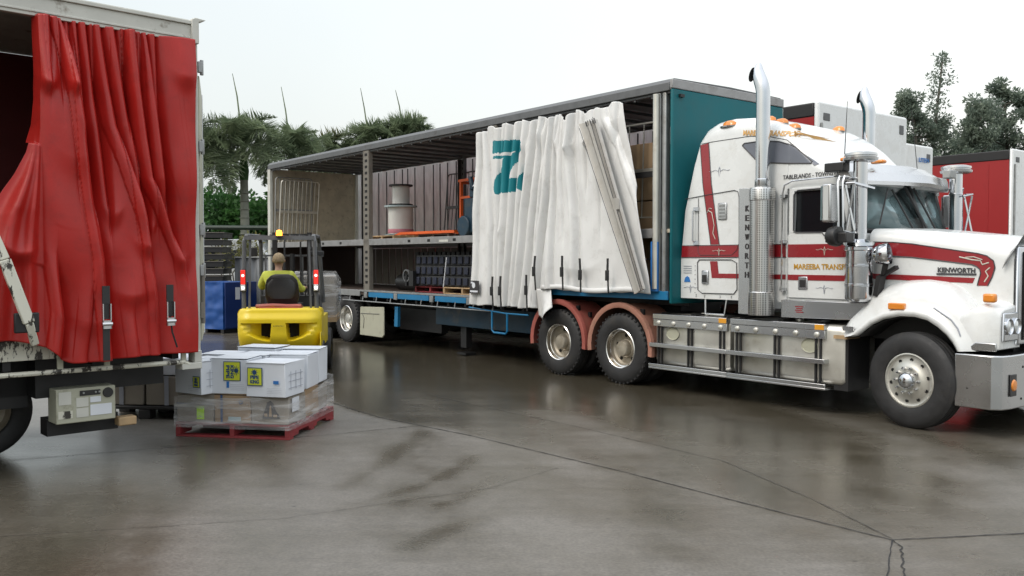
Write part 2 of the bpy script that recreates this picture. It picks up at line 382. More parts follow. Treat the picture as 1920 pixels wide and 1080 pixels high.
# ------------------------------------------------------------------ ground: one sheet with a wetness mask
def seg_d(px, py, pts):
    best = 1e9
    for (ax, ay), (bx, by) in zip(pts, pts[1:]):
        dx, dy = bx - ax, by - ay; t = max(0, min(1, ((px - ax) * dx + (py - ay) * dy) / (dx * dx + dy * dy)))
        d = math.hypot(px - ax - t * dx, py - ay - t * dy)
        if d < best: best = d
    return best
JOINT = [(-14, 26.5), (-2.28, 11.1), (-1.52, 10.06), (-0.43, 9.01), (0.26, 8.23), (0.95, 7.45), (1.51, 6.74), (2.01, 6.13), (2.44, 5.63)]
TRACKS = [([(-0.91, 9.2), (-1.04, 8.48), (-1.18, 7.58), (-1.32, 6.96)], .08, .8), ([(-0.32, 8.08), (-0.45, 7.58), (-0.74, 6.96), (-0.96, 6.69), (-1.17, 6.44)], .06, .8),
          ([(-0.16, 7.2), (-0.34, 6.64), (-0.52, 6.44)], .07, .6), ([(-0.14, 6.2), (-0.31, 5.99), (-0.47, 5.82), (-0.65, 5.49)], .08, .9),
          ([(-0.92, 9.4), (-0.86, 7.86), (-0.8, 6.74), (-0.79, 6.44)], .10, .45), ([(-1.2, 6.3), (-.9, 6.5), (-.5, 6.75)], .06, .4)]
def wetness(x, y):
    def jx(yy): return interp(-yy, [(-a[1], a[0]) for a in JOINT])
    side = x - jx(y) if y > 5.63 else (1 if x > 2.44 else -1) * .0 + (x - 2.44) * .4
    n = mnoise.fractal(Vector((x * .55, y * .35, 3.1)), 1, 2, 4)
    n2 = mnoise.fractal(Vector((x * 1.6 + y * .5, y * .55, 9.4)), 1, 2, 4)
    behind = sm((side + .15 + .1 * n2) / .35)
    wv = .22 + .28 * n + .22 * n2
    wv += behind * (.30 + .35 * sm((y - 7.5) / 3.5) * sm((y - 6) / 2))
    if y > 12: wv += .15
    wv -= .12 * sm(1 - y / 7.5)
    # paler dry slab beside the pallet
    if y > 8.9 and side < 0 and x > -6.5:
        e = y - (9.01 + (x + 1.96) * .6)
        wv -= .45 * sm((e + .05) / .12) * sm(-side / .08) * sm((13 - y) / 2)
    wv += .42 * sm((-1.7 - x + .5 * n2) / 1.1) * sm((9.2 - y) / 1.0) + .15 * n2
    for pts, wd, st in TRACKS:
        d = seg_d(x, y, pts)
        if d < wd * 3: wv += .75 * st * math.exp(-(d / wd / 1.25) ** 2) * (.5 + 1.1 * max(-.35, n2 + .15))
    return max(0, min(1, wv))
def axis(lo, hi, st, far):
    a = []; v = lo
    while v < hi: a.append(v); v += st
    q = st
    while v < far: a.append(v); q *= 1.35; v += q
    a.append(far); v = lo - st; q = st; b = []
    while v > -far: b.append(v); q *= 1.35; v -= q
    return b[::-1] + a
gx = axis(-8, 9, .09, 400); gy = axis(2.5, 17, .09, 400)
g = MB(); g.v = [(x, y, 0) for y in gy for x in gx]; nx = len(gx)
g.f = [(j * nx + i, j * nx + i + 1, (j + 1) * nx + i + 1, (j + 1) * nx + i) for j in range(len(gy) - 1) for i in range(nx - 1)]; g.m = [0] * len(g.f)
def groundmat():
    m = bpy.data.materials.new('wet_concrete'); m.use_nodes = True; t = m.node_tree; b = t.nodes['Principled BSDF']; N = t.nodes.new; K = t.links.new
    co = N('ShaderNodeTexCoord'); at = N('ShaderNodeAttribute'); at.attribute_name = 'wet'
    mp = N('ShaderNodeMapping'); mp.inputs['Rotation'].default_value = (0, 0, .25); mp.inputs['Scale'].default_value = (.42, 2.4, 1); K(co.outputs['Object'], mp.inputs[0])
    n1 = N('ShaderNodeTexNoise'); n1.inputs['Scale'].default_value = 1.2; n1.inputs['Detail'].default_value = 9; n1.inputs['Roughness'].default_value = .62; K(mp.outputs[0], n1.inputs[0])
    n2 = N('ShaderNodeTexNoise'); n2.inputs['Scale'].default_value = 45; n2.inputs['Detail'].default_value = 5; K(co.outputs['Object'], n2.inputs[0])
    n3 = N('ShaderNodeTexNoise'); n3.inputs['Scale'].default_value = .9; n3.inputs['Detail'].default_value = 3; K(co.outputs['Object'], n3.inputs[0])
    a = N('ShaderNodeMath'); a.operation = 'MULTIPLY_ADD'; a.inputs[1].default_value = .8; a.inputs[2].default_value = -.40; K(n1.outputs[0], a.inputs[0])
    s = N('ShaderNodeMath'); s.operation = 'ADD'; s.use_clamp = True; K(at.outputs['Fac'], s.inputs[0]); K(a.outputs[0], s.inputs[1])
    c = N('ShaderNodeValToRGB'); c.color_ramp.elements[0].color = (.148, .137, .120, 1); c.color_ramp.elements[1].color = (.058, .050, .035, 1)
    q = c.color_ramp.elements.new(.45); q.color = (.095, .085, .067, 1); K(s.outputs[0], c.inputs[0])
    r2 = N('ShaderNodeMapRange'); r2.inputs[1].default_value = .3; r2.inputs[2].default_value = .7; r2.inputs[3].default_value = .8; r2.inputs[4].default_value = 1.2; K(n2.outputs[0], r2.inputs[0])
    vm = N('ShaderNodeVectorMath'); vm.operation = 'SCALE'; K(c.outputs[0], vm.inputs[0]); K(r2.outputs[0], vm.inputs['Scale']); n5 = N('ShaderNodeTexNoise'); n5.inputs['Scale'].default_value = 9; n5.inputs['Detail'].default_value = 10; n5.inputs['Roughness'].default_value = .75; K(co.outputs['Object'], n5.inputs[0])
    r5 = N('ShaderNodeMapRange'); r5.inputs[1].default_value = .3; r5.inputs[2].default_value = .7; r5.inputs[3].default_value = .80; r5.inputs[4].default_value = 1.18; K(n5.outputs[0], r5.inputs[0])
    v5 = N('ShaderNodeTexVoronoi'); v5.inputs['Scale'].default_value = 3.2; K(co.outputs['Object'], v5.inputs[0]); m5 = N('ShaderNodeMapRange'); m5.inputs[1].default_value = .025; m5.inputs[2].default_value = .06; m5.inputs[3].default_value = .45; K(v5.outputs['Distance'], m5.inputs[0])
    mm = N('ShaderNodeMath'); mm.operation = 'MULTIPLY'; K(r5.outputs[0], mm.inputs[0]); K(m5.outputs[0], mm.inputs[1])
    vm2 = N('ShaderNodeVectorMath'); vm2.operation = 'SCALE'; K(vm.outputs[0], vm2.inputs[0]); K(mm.outputs[0], vm2.inputs['Scale']); K(vm2.outputs[0], b.inputs['Base Color'])
    rr = N('ShaderNodeMapRange'); rr.inputs[1].default_value = .15; rr.inputs[2].default_value = .85; rr.inputs[3].default_value = .40; rr.inputs[4].default_value = .19; K(s.outputs[0], rr.inputs[0]); K(rr.outputs[0], b.inputs['Roughness'])
    b.inputs['Specular IOR Level'].default_value = .42
    mh = N('ShaderNodeMath'); mh.operation = 'MULTIPLY_ADD'; mh.inputs[1].default_value = 1.6; K(n3.outputs[0], mh.inputs[0]); K(n2.outputs[0], mh.inputs[2])
    bp = N('ShaderNodeBump'); bp.inputs['Strength'].default_value = .35; bp.inputs['Distance'].default_value = .004; K(mh.outputs[0], bp.inputs['Height']); K(bp.outputs[0], b.inputs['Normal'])
    MATS['wet_concrete'] = m
groundmat()
go = g.build('ground', 'wet_concrete', norm=False); tag(go, kind='structure')
at = go.data.attributes.new('wet', 'FLOAT', 'POINT')
vals = [wetness(p[0], p[1]) if (-9 < p[0] < 10 and 2 < p[1] < 19) else .55 for p in g.v]
at.data.foreach_set('value', vals)
def crack(mb, pts, w, jit=.012, st=.06, z=.004):
    q = []
    for (ax, ay), (bx, by) in zip(pts, pts[1:]):
        n = max(1, int(math.hypot(bx - ax, by - ay) / st))
        for i in range(n): q.append((ax + (bx - ax) * i / n, ay + (by - ay) * i / n))
    q.append(pts[-1]); v = []
    for i, (x, y) in enumerate(q):
        a = q[max(0, i - 1)]; b = q[min(len(q) - 1, i + 1)]; dx, dy = b[0] - a[0], b[1] - a[1]; l = math.hypot(dx, dy)
        o = random.uniform(-jit, jit); ww = w * random.uniform(.6, 1.4) / 2
        v += [(x - dy / l * (o + ww), y + dx / l * (o + ww), z), (x - dy / l * (o - ww), y + dx / l * (o - ww), z)]
    mb.add(v, [(2 * i, 2 * i + 1, 2 * i + 3, 2 * i + 2) for i in range(len(q) - 1)])
mat('joint_tar', (.012, .011, .010), .6, var=.4, scale=20)
mat('joint_faint', (.045, .04, .034), .5, var=.5, scale=9)
mb = MB(); crack(mb, JOINT, .013, .003); crack(mb, [(2.44, 5.63), (3.4, 5.77), (12, 7.1)], .012, .004); crack(mb, [(2.44, 5.63), (2.14, 4.99), (1.0, 2.5)], .009, .004)
crack(mb, [(2.45, 5.62), (2.44, 5.49), (2.36, 5.31), (2.23, 4.98), (2.1, 4.5)], .010, .012, .03)
tag(mb.build('slab_joint', 'joint_tar', norm=False), kind='structure')
mb = MB(); crack(mb, [(-1.09, 11.72), (0.69, 9.5), (1.89, 7.86), (2.27, 6.55), (2.45, 5.66)], .008, .004); crack(mb, [(-4.5, 7.9), (-1.96, 9.01), (-0.99, 9.56)], .010, .004)
crack(mb, [(-4.6, 5.4), (-1.6, 6.1), (-.2, 6.9), (.4, 7.6)], .004, .01)
tag(mb.build('hairline_joint', 'joint_faint', norm=False), kind='structure')
# ------------------------------------------------------------------ wheels (axis along y, outer face towards -y)
def wheel(parent, x, y, z, kind, side=1, r=.515, w=.27, off=None, detail=True):
    k = r / .515; n = 48
    prof = [(.285, .035), (.30, .012), (.335, .0), (.40, -.004), (.455, .006), (.49, .022), (.503, .04), (.511, .045), (.515, .075), (.505, .077), (.505, .085), (.515, .087),
            (.515, .12), (.505, .122), (.505, .13), (.515, .132)]
    prof = prof + [(a, .27 - b) for a, b in prof[::-1]]
    def tr(p): return [(a * k, y + side * b * w / .27) for a, b in p]
    tmb = MB().lathe(tr(prof), (x, 0, z), 'y', n)
    if detail and kind != 'steer':
        for i in range(40):
            a = 2 * math.pi * i / 40; q = MB().box(.49 * k, .5135 * k, y + side * .016, y + side * .044, -.014, .014)
            q.xf(Matrix.Translation((x, 0, z)) @ Matrix.Rotation(a, 4, 'Y')); tmb.add(q.v, q.f)
    t = tmb.build('wheel', 'rubber', parent, smooth=35)
    if not detail: 
        MB().lathe(tr([(.29, .03), (.25, .12), (.0, .12)]), (x, 0, z), 'y', 24).build('rim', 'alloy_dirty', t); return t
    if kind == 'steer':
        MB().lathe(tr([(.287, .05), (.292, .02), (.278, .016), (.27, .03), (.262, .034), (.235, .036), (.17, .016), (.155, .006), (.135, .0), (.09, -.002), (.088, .06)]), (x, 0, z), 'y', n).build('rim', 'alloy', t, smooth=30)
        h = MB()
        for i in range(10):
            a = 2 * math.pi * i / 10 + .2; h.lathe([(0, 0), (.019, 0), (.019, -.004)], (x + .222 * k * math.cos(a), y + side * .029, z + .222 * k * math.sin(a)), 'y', 10)
        h.build('hand_hole', 'hole', t)
        hb = MB().lathe(tr([(.092, .01), (.09, -.03), (.08, -.055), (.05, -.075), (.02, -.083), (0, -.085)]), (x, 0, z), 'y', 24); hb.build('hub_cap', 'chrome', t)
        h = MB()
        for i in range(10):
            a = 2 * math.pi * i / 10; c = (x + .135 * k * math.cos(a), 0, z + .135 * k * math.sin(a)); h.lathe(tr([(.017, .0), (.017, -.025), (.010, -.04), (0, -.042)]), c, 'y', 6)
        h.build('wheel_nut', 'chrome', t)
    else:
        rm = 'polished_rim'
        MB().lathe(tr([(.287, .05), (.293, .02), (.282, .012), (.272, .02), (.268, .05), (.262, .075), (.25, .08)]), (x, 0, z), 'y', n).build('rim', rm, t, smooth=30)
        dm = 'alloy_dirty' if kind == 'drive' else 'alloy'
        MB().lathe(tr([(.252, .078), (.245, .13), (.22, .155), (.15, .16), (.135, .14), (.12, .135)]), (x, 0, z), 'y', n).build('wheel_disc', dm, t, smooth=30)
        h = MB()
        for i in range(5 if kind == 'drive' else 8):
            a = 2 * math.pi * i / (5 if kind == 'drive' else 8) + .35; h.lathe([(0, -.003), (.026, -.003), (.026, .004)], (x + .185 * k * math.cos(a), y + side * .153, z + .185 * k * math.sin(a)), 'y', 12)
        h.build('hand_hole', 'hole', t)
        MB().lathe(tr([(.122, .15), (.115, .07), (.10, .045), (.06, .04), (.03, .035), (0, .035)]), (x, 0, z), 'y', 24).build('hub_cap', dm, t)
    return t
# ------------------------------------------------------------------ prime mover
PM = thing('prime_mover', 'white prime mover with red stripes and chrome exhaust stacks, coupled to the open trailer', 'truck', 'T', (-1.6, 1.25, 0))
OFF[PM.name] = (-1.6, 1.25, 0)
def sect(x, y0, y1, z0, z1, r, lean=0, zl=2.8, n=6):
    pts = [(x, y0, z0)]
    if z1 - r > zl: pts += [(x, y0, zl)]
    else: pts += [(x, y0, (z0 + z1 - r) / 2)]
    lz = max(0, z1 - r - zl) * lean
    c = []
    for i in range(n + 1):
        a = math.pi / 2 * i / n; c.append((y0 + lz + r - r * math.cos(a), z1 - r + r * math.sin(a)))
    half = pts + [(x, a, b) for a, b in c]
    mid = (y0 + y1) / 2
    return half + [(x, mid, z1 + .015)] + [(x, y0 + y1 - b, c2) for a, b, c2 in half[::-1]]
top = [(-3.27, 1.9), (-3.2, 2.55), (-3.07, 3.16), (-3.0, 3.46), (-2.92, 3.57), (-2.78, 3.63), (-2.54, 3.65), (-2.2, 3.62), (-1.9, 3.53), (-1.7, 3.42), (-1.6, 3.35), (-1.45, 3.22), (-1.28, 3.03), (-1.15, 2.94), (-1.0, 2.89), (-.8, 2.86), (-.66, 2.83)]
b = MB(); rs = []
for x, z in [t for t in top if t[0] <= -1.6]:
    rs.append(sect(x, .18, 2.32, 1.28, z, .10 + .12 * sm((x + 3.25) / .35), .10))
b.rings(rs, True, True)
body = b.build('sleeper_cab', 'white_paint', PM, smooth=50); cabv, cabf = list(b.v), list(b.f)
b = MB(); rs = []
for x, z in [t for t in top if t[0] >= -1.6]:
    k = (x + 1.6) / .95
    rs.append(sect(x, .18 + .04 * k, 2.32 - .04 * k, 2.66, z, max(.10, .22 - .22 * k), .10, 2.72))
b.rings(rs, True, True); cabroof = b.build('cab_roof', 'white_paint', PM, smooth=50)
CABV = BVHTree.FromPolygons([Vector(p) for p in cabv + b.v], cabf + [tuple(i + len(cabv) for i in f) for f in b.f])
# lower cab, pillars, door
b = MB(); b.prismz([(-1.6, .19), (-.70, .19), (-.62, .26), (-.42, 1.25), (-.62, 2.24), (-.70, 2.31), (-1.6, 2.31)], 1.30, 2.10)
b.build('cab_shell', 'white_paint', PM, bev=.015)
b = MB()
for s in (1, -1):
    f = (lambda y: y) if s == 1 else (lambda y: 2.5 - y)
    y0, y1 = sorted((f(.19), f(.24)))
    MB().bar((-.70, (y0 + y1) / 2, 2.10), (-.86, (y0 + y1) / 2 + s * .03, 2.70), .07, .05, (1, 0, 0)).build('windscreen_pillar', 'black_plastic', PM)
MB().bar((-.44, 1.25, 2.13), (-.66, 1.25, 2.72), .04, .03, (1, 0, 0)).build('windscreen_pillar', 'black_plastic', PM)
def door(f, par):
    y0, y1 = sorted((f(.172), f(.235)))
    d = MB()
    d.box(-1.57, -.74, y0, y1, 1.34, 2.12); d.box(-1.57, -1.50, y0, y1, 2.12, 2.66); d.box(-1.50, -.80, y0, y1, 2.62, 2.66)
    d.prism([(-.74, 2.12), (-.80, 2.12), (-.88, 2.66), (-.82, 2.66)], y0, y1)
    dd = d.build('door', 'white_paint', par, bev=.006)
    gy = f(.195); g_ = MB().prism([(-1.49, 2.13), (-.80, 2.13), (-.87, 2.61), (-1.47, 2.61)], gy, gy + .008); g_.build('window', 'side_glass', dd)
    e = MB(); pts = [(-1.50, 2.16), (-1.50, 2.57), (-1.46, 2.62), (-.84, 2.62)]
    yy = f(.168); e.tube([(-1.50, yy, 2.15), (-1.50, yy, 2.58), (-1.45, yy, 2.63), (-.86, yy, 2.64)], .009, 6)
    e.tube([(-1.50, yy, 2.16), (-1.47, yy, 2.125), (-1.12, yy, 2.12), (-1.03, yy, 2.02), (-.95, yy, 1.98), (-.75, yy, 1.98)], .008, 6); e.build('window_seal', 'dark_line', dd)
    h = MB().box(-1.43, -1.30, f(.172) - .012, f(.172) + .012, 1.44, 1.60); h.build('door_handle', 'chrome', dd, bev=.01)
    MB().box(-1.405, -1.325, f(.172) - .018, f(.172) - .010, 1.47, 1.56).build('handle_recess', 'black_plastic', dd, bev=.004)
    return dd
dr = door(lambda y: y, PM); door(lambda y: 2.5 - y, PM)
b = MB(); b.tube([(-1.63, .15, 1.40), (-1.63, .12, 1.45), (-1.63, .12, 2.58), (-1.60, .12, 2.70), (-1.5, .13, 2.745), (-.9, .14, 2.76)], .011, 8)
b.box(-1.66, -1.60, .12, .19, 2.0, 2.04); b.box(-1.66, -1.60, .12, .19, 2.55, 2.59); b.box(-1.66, -1.60, .12, .19, 1.42, 1.46); b.build('grab_rail', 'chrome', PM)
# windscreen: two flat panes meeting at the middle
for s, nm in ((1, 'windscreen'), (-1, 'windscreen')):
    f = (lambda y: y) if s == 1 else (lambda y: 2.5 - y)
    MB().add([(-.675, f(.26), 2.12), (-.445, f(1.23), 2.12), (-.665, f(1.23), 2.72), (-.845, f(.30), 2.72)], [(0, 1, 2, 3)]).build(nm, 'windscreen_glass', PM, solid=.008)
# interior
b = MB(); b.box(-1.0, -.62, .3, 2.2, 2.101, 2.16); b.build('dashboard', 'black_plastic', PM, bev=.02)
b = MB(); b.box(-1.56, -1.40, .45, .95, 2.11, 2.62); b.box(-1.55, -1.42, .55, .85, 2.6, 2.68); b.build('seat', 'navy_cloth', PM, bev=.05)
b = MB(); b.box(-1.56, -1.40, 1.55, 2.0, 2.11, 2.55); b.build('seat', 'navy_cloth', PM, bev=.05)
b = MB(); a = [(-1.02 + .08 * math.sin(t * math.pi / 8), .70 + .22 * math.cos(t * math.pi / 8), 2.23 + .19 * math.sin(t * math.pi / 8)) for t in range(17)]; b.tube(a, .014, 6); b.build('steering_wheel', 'black_plastic', PM)
# visor
b = MB(); rs = []
for y, xo in ((.12, -.74), (.22, -.70), (.7, -.52), (1.25, -.42), (1.8, -.52), (2.28, -.70), (2.38, -.74)):
    rs.append([(xo - .22, y, 2.92), (xo - .02, y, 2.80), (xo + .04, y, 2.70), (xo + .02, y, 2.66), (xo - .06, y, 2.73), (xo - .24, y, 2.84)])
b.rings(rs, True, True); b.build('sun_visor', 'stainless', PM, smooth=25)
b = MB(); b.box(-.52, -.42, 1.82, 1.98, 2.80, 2.90); b.build('visor_camera', 'galv', PM, bev=.01)
b = MB()
b.box(-.72, -.56, .50, .60, 2.905, 2.95)
b.build('roof_marker_lamp', 'amber', PM, bev=.02)
# roof fairing lamps: one at the rear corner, three together, one further across
def marker(x, y, z, sx=1):
    q = MB(); q.lathe([(0, .075), (.03, .068), (.052, .045), (.06, .0)], (0, 0, 0), 'z', 14)
    for i in range(len(q.v)): p = q.v[i]; q.v[i] = (x + p[0] * 1.7 * sx, y + p[1], z + p[2])
    ml = q.build('roof_lamp', 'amber', PM); q2 = MB(); q2.lathe([(.0, -.012), (.068, -.012), (.07, .006), (.0, .006)], (0, 0, 0), 'z', 14)
    for i in range(len(q2.v)): p = q2.v[i]; q2.v[i] = (x + p[0] * 1.75 * sx - .02, y + p[1], z + p[2])
    q2.build('lamp_base', 'stainless', ml)
marker(-2.56, .30, 3.54, 1.1)
for i, x in enumerate((-2.10, -1.94, -1.78)): marker(x, .50 + i * .03, interp(x, top) - .03, 1.05)
marker(-1.95, 1.85, 3.54, .9); marker(-2.52, 2.16, 3.52)
# sleeper windows in the roof fairing, set on the leaning side
def lean_y(z, x=-1.8): 
    k = max(0, (x + 1.6) / .95); return .18 + .04 * k + max(0, z - 2.8) * .10
def side_poly(mb, pts, o=.006, th=.004):
    v = [(x, lean_y(z, x) - o, z) for x, z in pts] + [(x, lean_y(z, x) - o + th, z) for x, z in pts]; n = len(pts)
    mb.add(v, [tuple(range(n)), tuple(range(2 * n - 1, n - 1, -1))] + [(i, i + n, (i + 1) % n + n, (i + 1) % n) for i in range(n)])
sw = [(-2.30, 3.255), (-2.27, 3.28), (-2.0, 3.285), (-1.75, 3.25), (-1.58, 3.19), (-1.53, 3.165), (-1.29, 2.965), (-1.30, 2.945), (-1.65, 2.975), (-2.0, 3.02), (-2.06, 3.04)]
b = MB(); drape(b, CABV, sw, .007); so = b.build('sleeper_window', 'sleeper_glass', body, norm=False)
b = MB(); drape_line(b, CABV, sw + sw[:1], .009, .006); b.build('window_seal', 'dark_line', body)
b = MB(); drape(b, CABV, [(-1.43, 3.09), (-1.39, 3.06), (-1.20, 2.93), (-1.26, 2.915)], .007); b.build('front_quarter_window', 'sleeper_glass', cabroof, norm=False)
# stripes and line work on the side
b = MB()
drape(b, CABV, [(-2.99, 3.33), (-2.85, 3.345), (-2.62, 2.0), (-2.76, 2.0)], .005)
drape(b, CABV, [(-3.25, 1.985), (-1.61, 1.985), (-1.61, 1.835), (-3.26, 1.835)], .006, .1, 4)
drape(b, CABV, [(-2.77, 1.78), (-2.65, 1.78), (-2.625, 1.60), (-2.74, 1.56)], .005); drape(b, CABV, [(-2.74, 1.62), (-1.61, 1.62), (-1.61, 1.56), (-2.74, 1.56)], .004, .1, 2)
b.build('red_stripe', 'red_stripe', body, off=OFF[PM.name])
b = MB(); b.prism([(-1.575, 1.985), (-.64, 1.985), (-.64, 1.83), (-1.575, 1.83)], .166, .170); b.prism([(-1.575, 1.62), (-.64, 1.62), (-.64, 1.555), (-1.575, 1.555)], .166, .170)
b.build('red_stripe', 'red_stripe', dr, off=OFF[PM.name])
b = MB()
for z in (1.99, 1.83): b.tube([(-3.26, .172, z), (-1.6, .172, z)], .004, 4)
b.tube([(-3.2, .172, 2.62), (-2.78, .172, 2.66), (-2.38, .172, 2.69), (-2.33, .172, 2.67), (-2.31, .172, 2.60), (-2.30, .172, 1.34)], .005, 4)
drape_line(b, CABV, [(-3.02, 3.34), (-2.8, 3.355), (-2.2, 3.365), (-1.9, 3.33), (-1.65, 3.26), (-1.40, 3.06)], .005, .001)
drape_line(b, CABV, [(-2.99, 3.33), (-2.76, 2.0)], .005, .006); drape_line(b, CABV, [(-2.85, 3.345), (-2.62, 2.0)], .005, .006)
p = [(-2.98, 1.76), (-2.95, 1.80), (-2.42, 1.80), (-2.34, 1.76), (-2.33, 1.42), (-2.38, 1.36), (-2.90, 1.355), (-2.97, 1.40), (-2.98, 1.76)]
b.tube([(x, .172, z) for x, z in p], .006, 5)
p = [(-2.97, 2.62), (-2.97, 1.90), (-2.94, 1.86), (-2.42, 1.86), (-2.34, 1.92), (-2.31, 2.0)]
b.tube([(x, .172, z) for x, z in p], .004, 4)
b.build('panel_seam', 'dark_line', body, off=OFF[PM.name])
def motif(mb, x, z, s, y):
    for k in (-1, 1):
        mb.tube([(x, y, z + .5 * s), (x + k * .12 * s, y, z + .1 * s), (x, y, z - .7 * s)], .0035, 4)
        mb.tube([(x + k * .1 * s, y, z), (x + k * .5 * s, y, z + .2 * s), (x + k * 1.0 * s, y, z + .05 * s), (x + k * 1.3 * s, y, z + .1 * s)], .003, 4)
b = MB(); motif(b, -2.64, 2.95, .13, lean_y(2.95) - .004); motif(b, -3.1, 1.42, .09, .174); b.build('pinstripe', 'ink_grey', body, off=OFF[PM.name])
mat('pinstripe_white', (.6, .58, .5), .4)
b = MB(); motif(b, -2.62, 1.91, .08, .168); b.tube([(-2.80, .168, 2.45), (-2.74, .168, 2.42), (-2.70, .168, 2.25), (-2.72, .168, 2.15), (-2.68, .168, 2.07)], .006, 5); b.tube([(-2.82, .168, 2.42), (-2.78, .168, 2.48), (-2.74, .168, 2.47)], .005, 5); b.build('pinstripe', 'pinstripe_white', body, off=OFF[PM.name])
b = MB(); motif(b, -1.08, 1.91, .085, .164); b.build('pinstripe', 'pinstripe_white', dr, off=OFF[PM.name])
b = MB(); motif(b, -1.08, 1.46, .085, .168); b.build('pinstripe', 'ink_grey', dr, off=OFF[PM.name])
b = MB()
for z in (1.71, 1.68, 1.65, 1.62): b.box(-3.22, -3.08, .173, .176, z, z + .008)
b.build('notice_sticker', 'ink_grey', body, off=OFF[PM.name])
MB().prism([(-3.21, 1.50), (-3.10, 1.50), (-3.12, 1.56), (-3.155, 1.58), (-3.19, 1.56)], .173, .177).build('round_sticker', 'sticker_blue', body, off=OFF[PM.name])
b = MB(); b.box(-2.64, -2.50, .16, .185, 2.32, 2.54); v_ = b.build('cab_vent', 'stainless', body, off=OFF[PM.name], bev=.02)
b = MB()
for i in range(4): b.box(-2.61, -2.53, .154, .162, 2.35 + i * .045, 2.375 + i * .045)
b.build('vent_louvre', 'galv', body, off=OFF[PM.name])
b = MB(); b.box(-2.90, -2.79, .155, .185, 1.48, 1.66); b.build('locker_latch', 'chrome', body, off=OFF[PM.name], bev=.02)
MB().box(-2.88, -2.81, .148, .156, 1.50, 1.60).build('latch_recess', 'black_plastic', body, off=OFF[PM.name], bev=.005)
b = MB(); b.tube([(-3.02, .17, 2.47), (-3.02, .12, 2.45), (-3.02, .12, 2.05), (-3.02, .17, 2.03)], .011, 7); b.box(-3.04, -2.96, .15, .18, 2.0, 2.05); b.box(-3.04, -2.96, .15, .18, 2.45, 2.50); b.build('grab_handle', 'chrome', body, off=OFF[PM.name])
b = MB()
for x in (-3.0, -2.86, -2.6, -2.42):
    for z in (1.33, 1.31): b.lathe([(0, .172), (.008, .172), (.008, .19)], (x, 0, z), 'y', 6)
for i in range(7): b.lathe([(0, .172), (.006, .172), (.006, .19)], (-3.02, 0, 1.36 + i * .06), 'y', 6)
b.build('rivet', 'stainless', body, off=OFF[PM.name])
# lettering
b = MB(); fit(b, 'MAREEBA TRANSPORT', .84, .066, (-1.49, .168, 1.685), bold=.02); b.build('gold_lettering', 'gold_letter', dr, off=OFF[PM.name])
def drape_text(mb, st_, w_, h_, x, z, tilt=0, o=.008, **k):
    fit(mb, st_, w_, h_, (0, 0, 0), **k); n = []
    for p in mb.v:
        px_, pz_ = x + p[0], z + p[2] + p[0] * tilt; h = CABV.ray_cast(Vector((px_, -1, pz_)), Vector((0, 1, 0)))[0]; n.append((px_, (h.y if h else .3) - o + p[1] * .5, pz_))
    mb.v = n
b = MB(); drape_text(b, 'MAREEBA TRANSPORT', .80, .072, -2.30, 3.385, -.12, bold=.03); b.build('gold_lettering', 'pale_gold', body)
b = MB(); drape_text(b, 'TABLELANDS - TOWNSVILLE', .80, .052, -1.66, 2.775, .01, bold=.012); b.build('grey_lettering', 'ink_dark', cabroof)
# exhausts
def exhaust(f, near):
    yc = f(.04)
    e = MB(); e.lathe([(.155, 1.12), (.158, 1.14), (.158, 1.40), (.150, 1.41), (.150, 2.52), (.158, 2.53), (.158, 2.66), (.15, 2.68), (.09, 2.69)], (-1.86, yc, 0), 'z', 32)
    g_ = e.build('exhaust_shield', 'perforated', PM, smooth=30)
    e = MB(); rs = []
    path = [(-1.86, 2.68, .085), (-1.86, 3.84, .085), (-1.875, 3.92, .085), (-1.90, 3.99, .084), (-1.925, 4.06, .078), (-1.935, 4.13, .062), (-1.925, 4.19, .038), (-1.915, 4.215, .012)]
    e.tube([(x, yc, z) for x, z, r in path], [r for x, z, r in path], 24)
    e.lathe([(.092, 2.69), (.096, 2.70), (.096, 2.78), (.087, 2.79)], (-1.86, yc, 0), 'z', 24)
    s = e.build('exhaust_pipe', 'chrome', PM, smooth=40)
    o = MB(); o.lathe([(0, 0), (.055, 0), (.055, .01)], (0, 0, 0), 'z', 20)
    o.xf(Matrix.Translation((-2.005, yc - (.02 if near else 0), 4.08)) @ Matrix.Rotation(R(-72), 4, 'Y') @ Matrix.Scale(1.6, 4, (1, 0, 0))); o.build('pipe_opening', 'hole', s)
    if near:
        p_ = MB().box(-2.20, -2.01, .03, .045, 1.12, 2.69); pl = p_.build('name_plate', 'stainless', PM, bev=.004)
        t_ = MB()
        for i, ch in enumerate('KENWORTH'):
            fit(t_, ch, .055, .075, (-2.10, .024, 2.40 - i * .118), bold=.02)
        t_.build('plate_lettering', 'ink_dark', pl)
def perf():
    m = bpy.data.materials.new('perforated'); m.use_nodes = True; t = m.node_tree; b = t.nodes['Principled BSDF']; N = t.nodes.new; K = t.links.new
    co = N('ShaderNodeTexCoord'); v = N('ShaderNodeTexVoronoi'); v.inputs['Scale'].default_value = 46; v.inputs['Randomness'].default_value = 0; K(co.outputs['Object'], v.inputs[0])
    r = N('ShaderNodeMapRange'); r.inputs[1].default_value = .30; r.inputs[2].default_value = .42; K(v.outputs['Distance'], r.inputs[0])
    mi = N('ShaderNodeMixRGB'); mi.inputs[1].default_value = (.10, .10, .10, 1); mi.inputs[2].default_value = (.62, .62, .61, 1); K(r.outputs[0], mi.inputs[0]); K(mi.outputs[0], b.inputs['Base Color'])
    b.inputs['Metallic'].default_value = 1; b.inputs['Roughness'].default_value = .3; MATS['perforated'] = m
perf()
exhaust(lambda y: y, True); exhaust(lambda y: 2.5 - y, False)
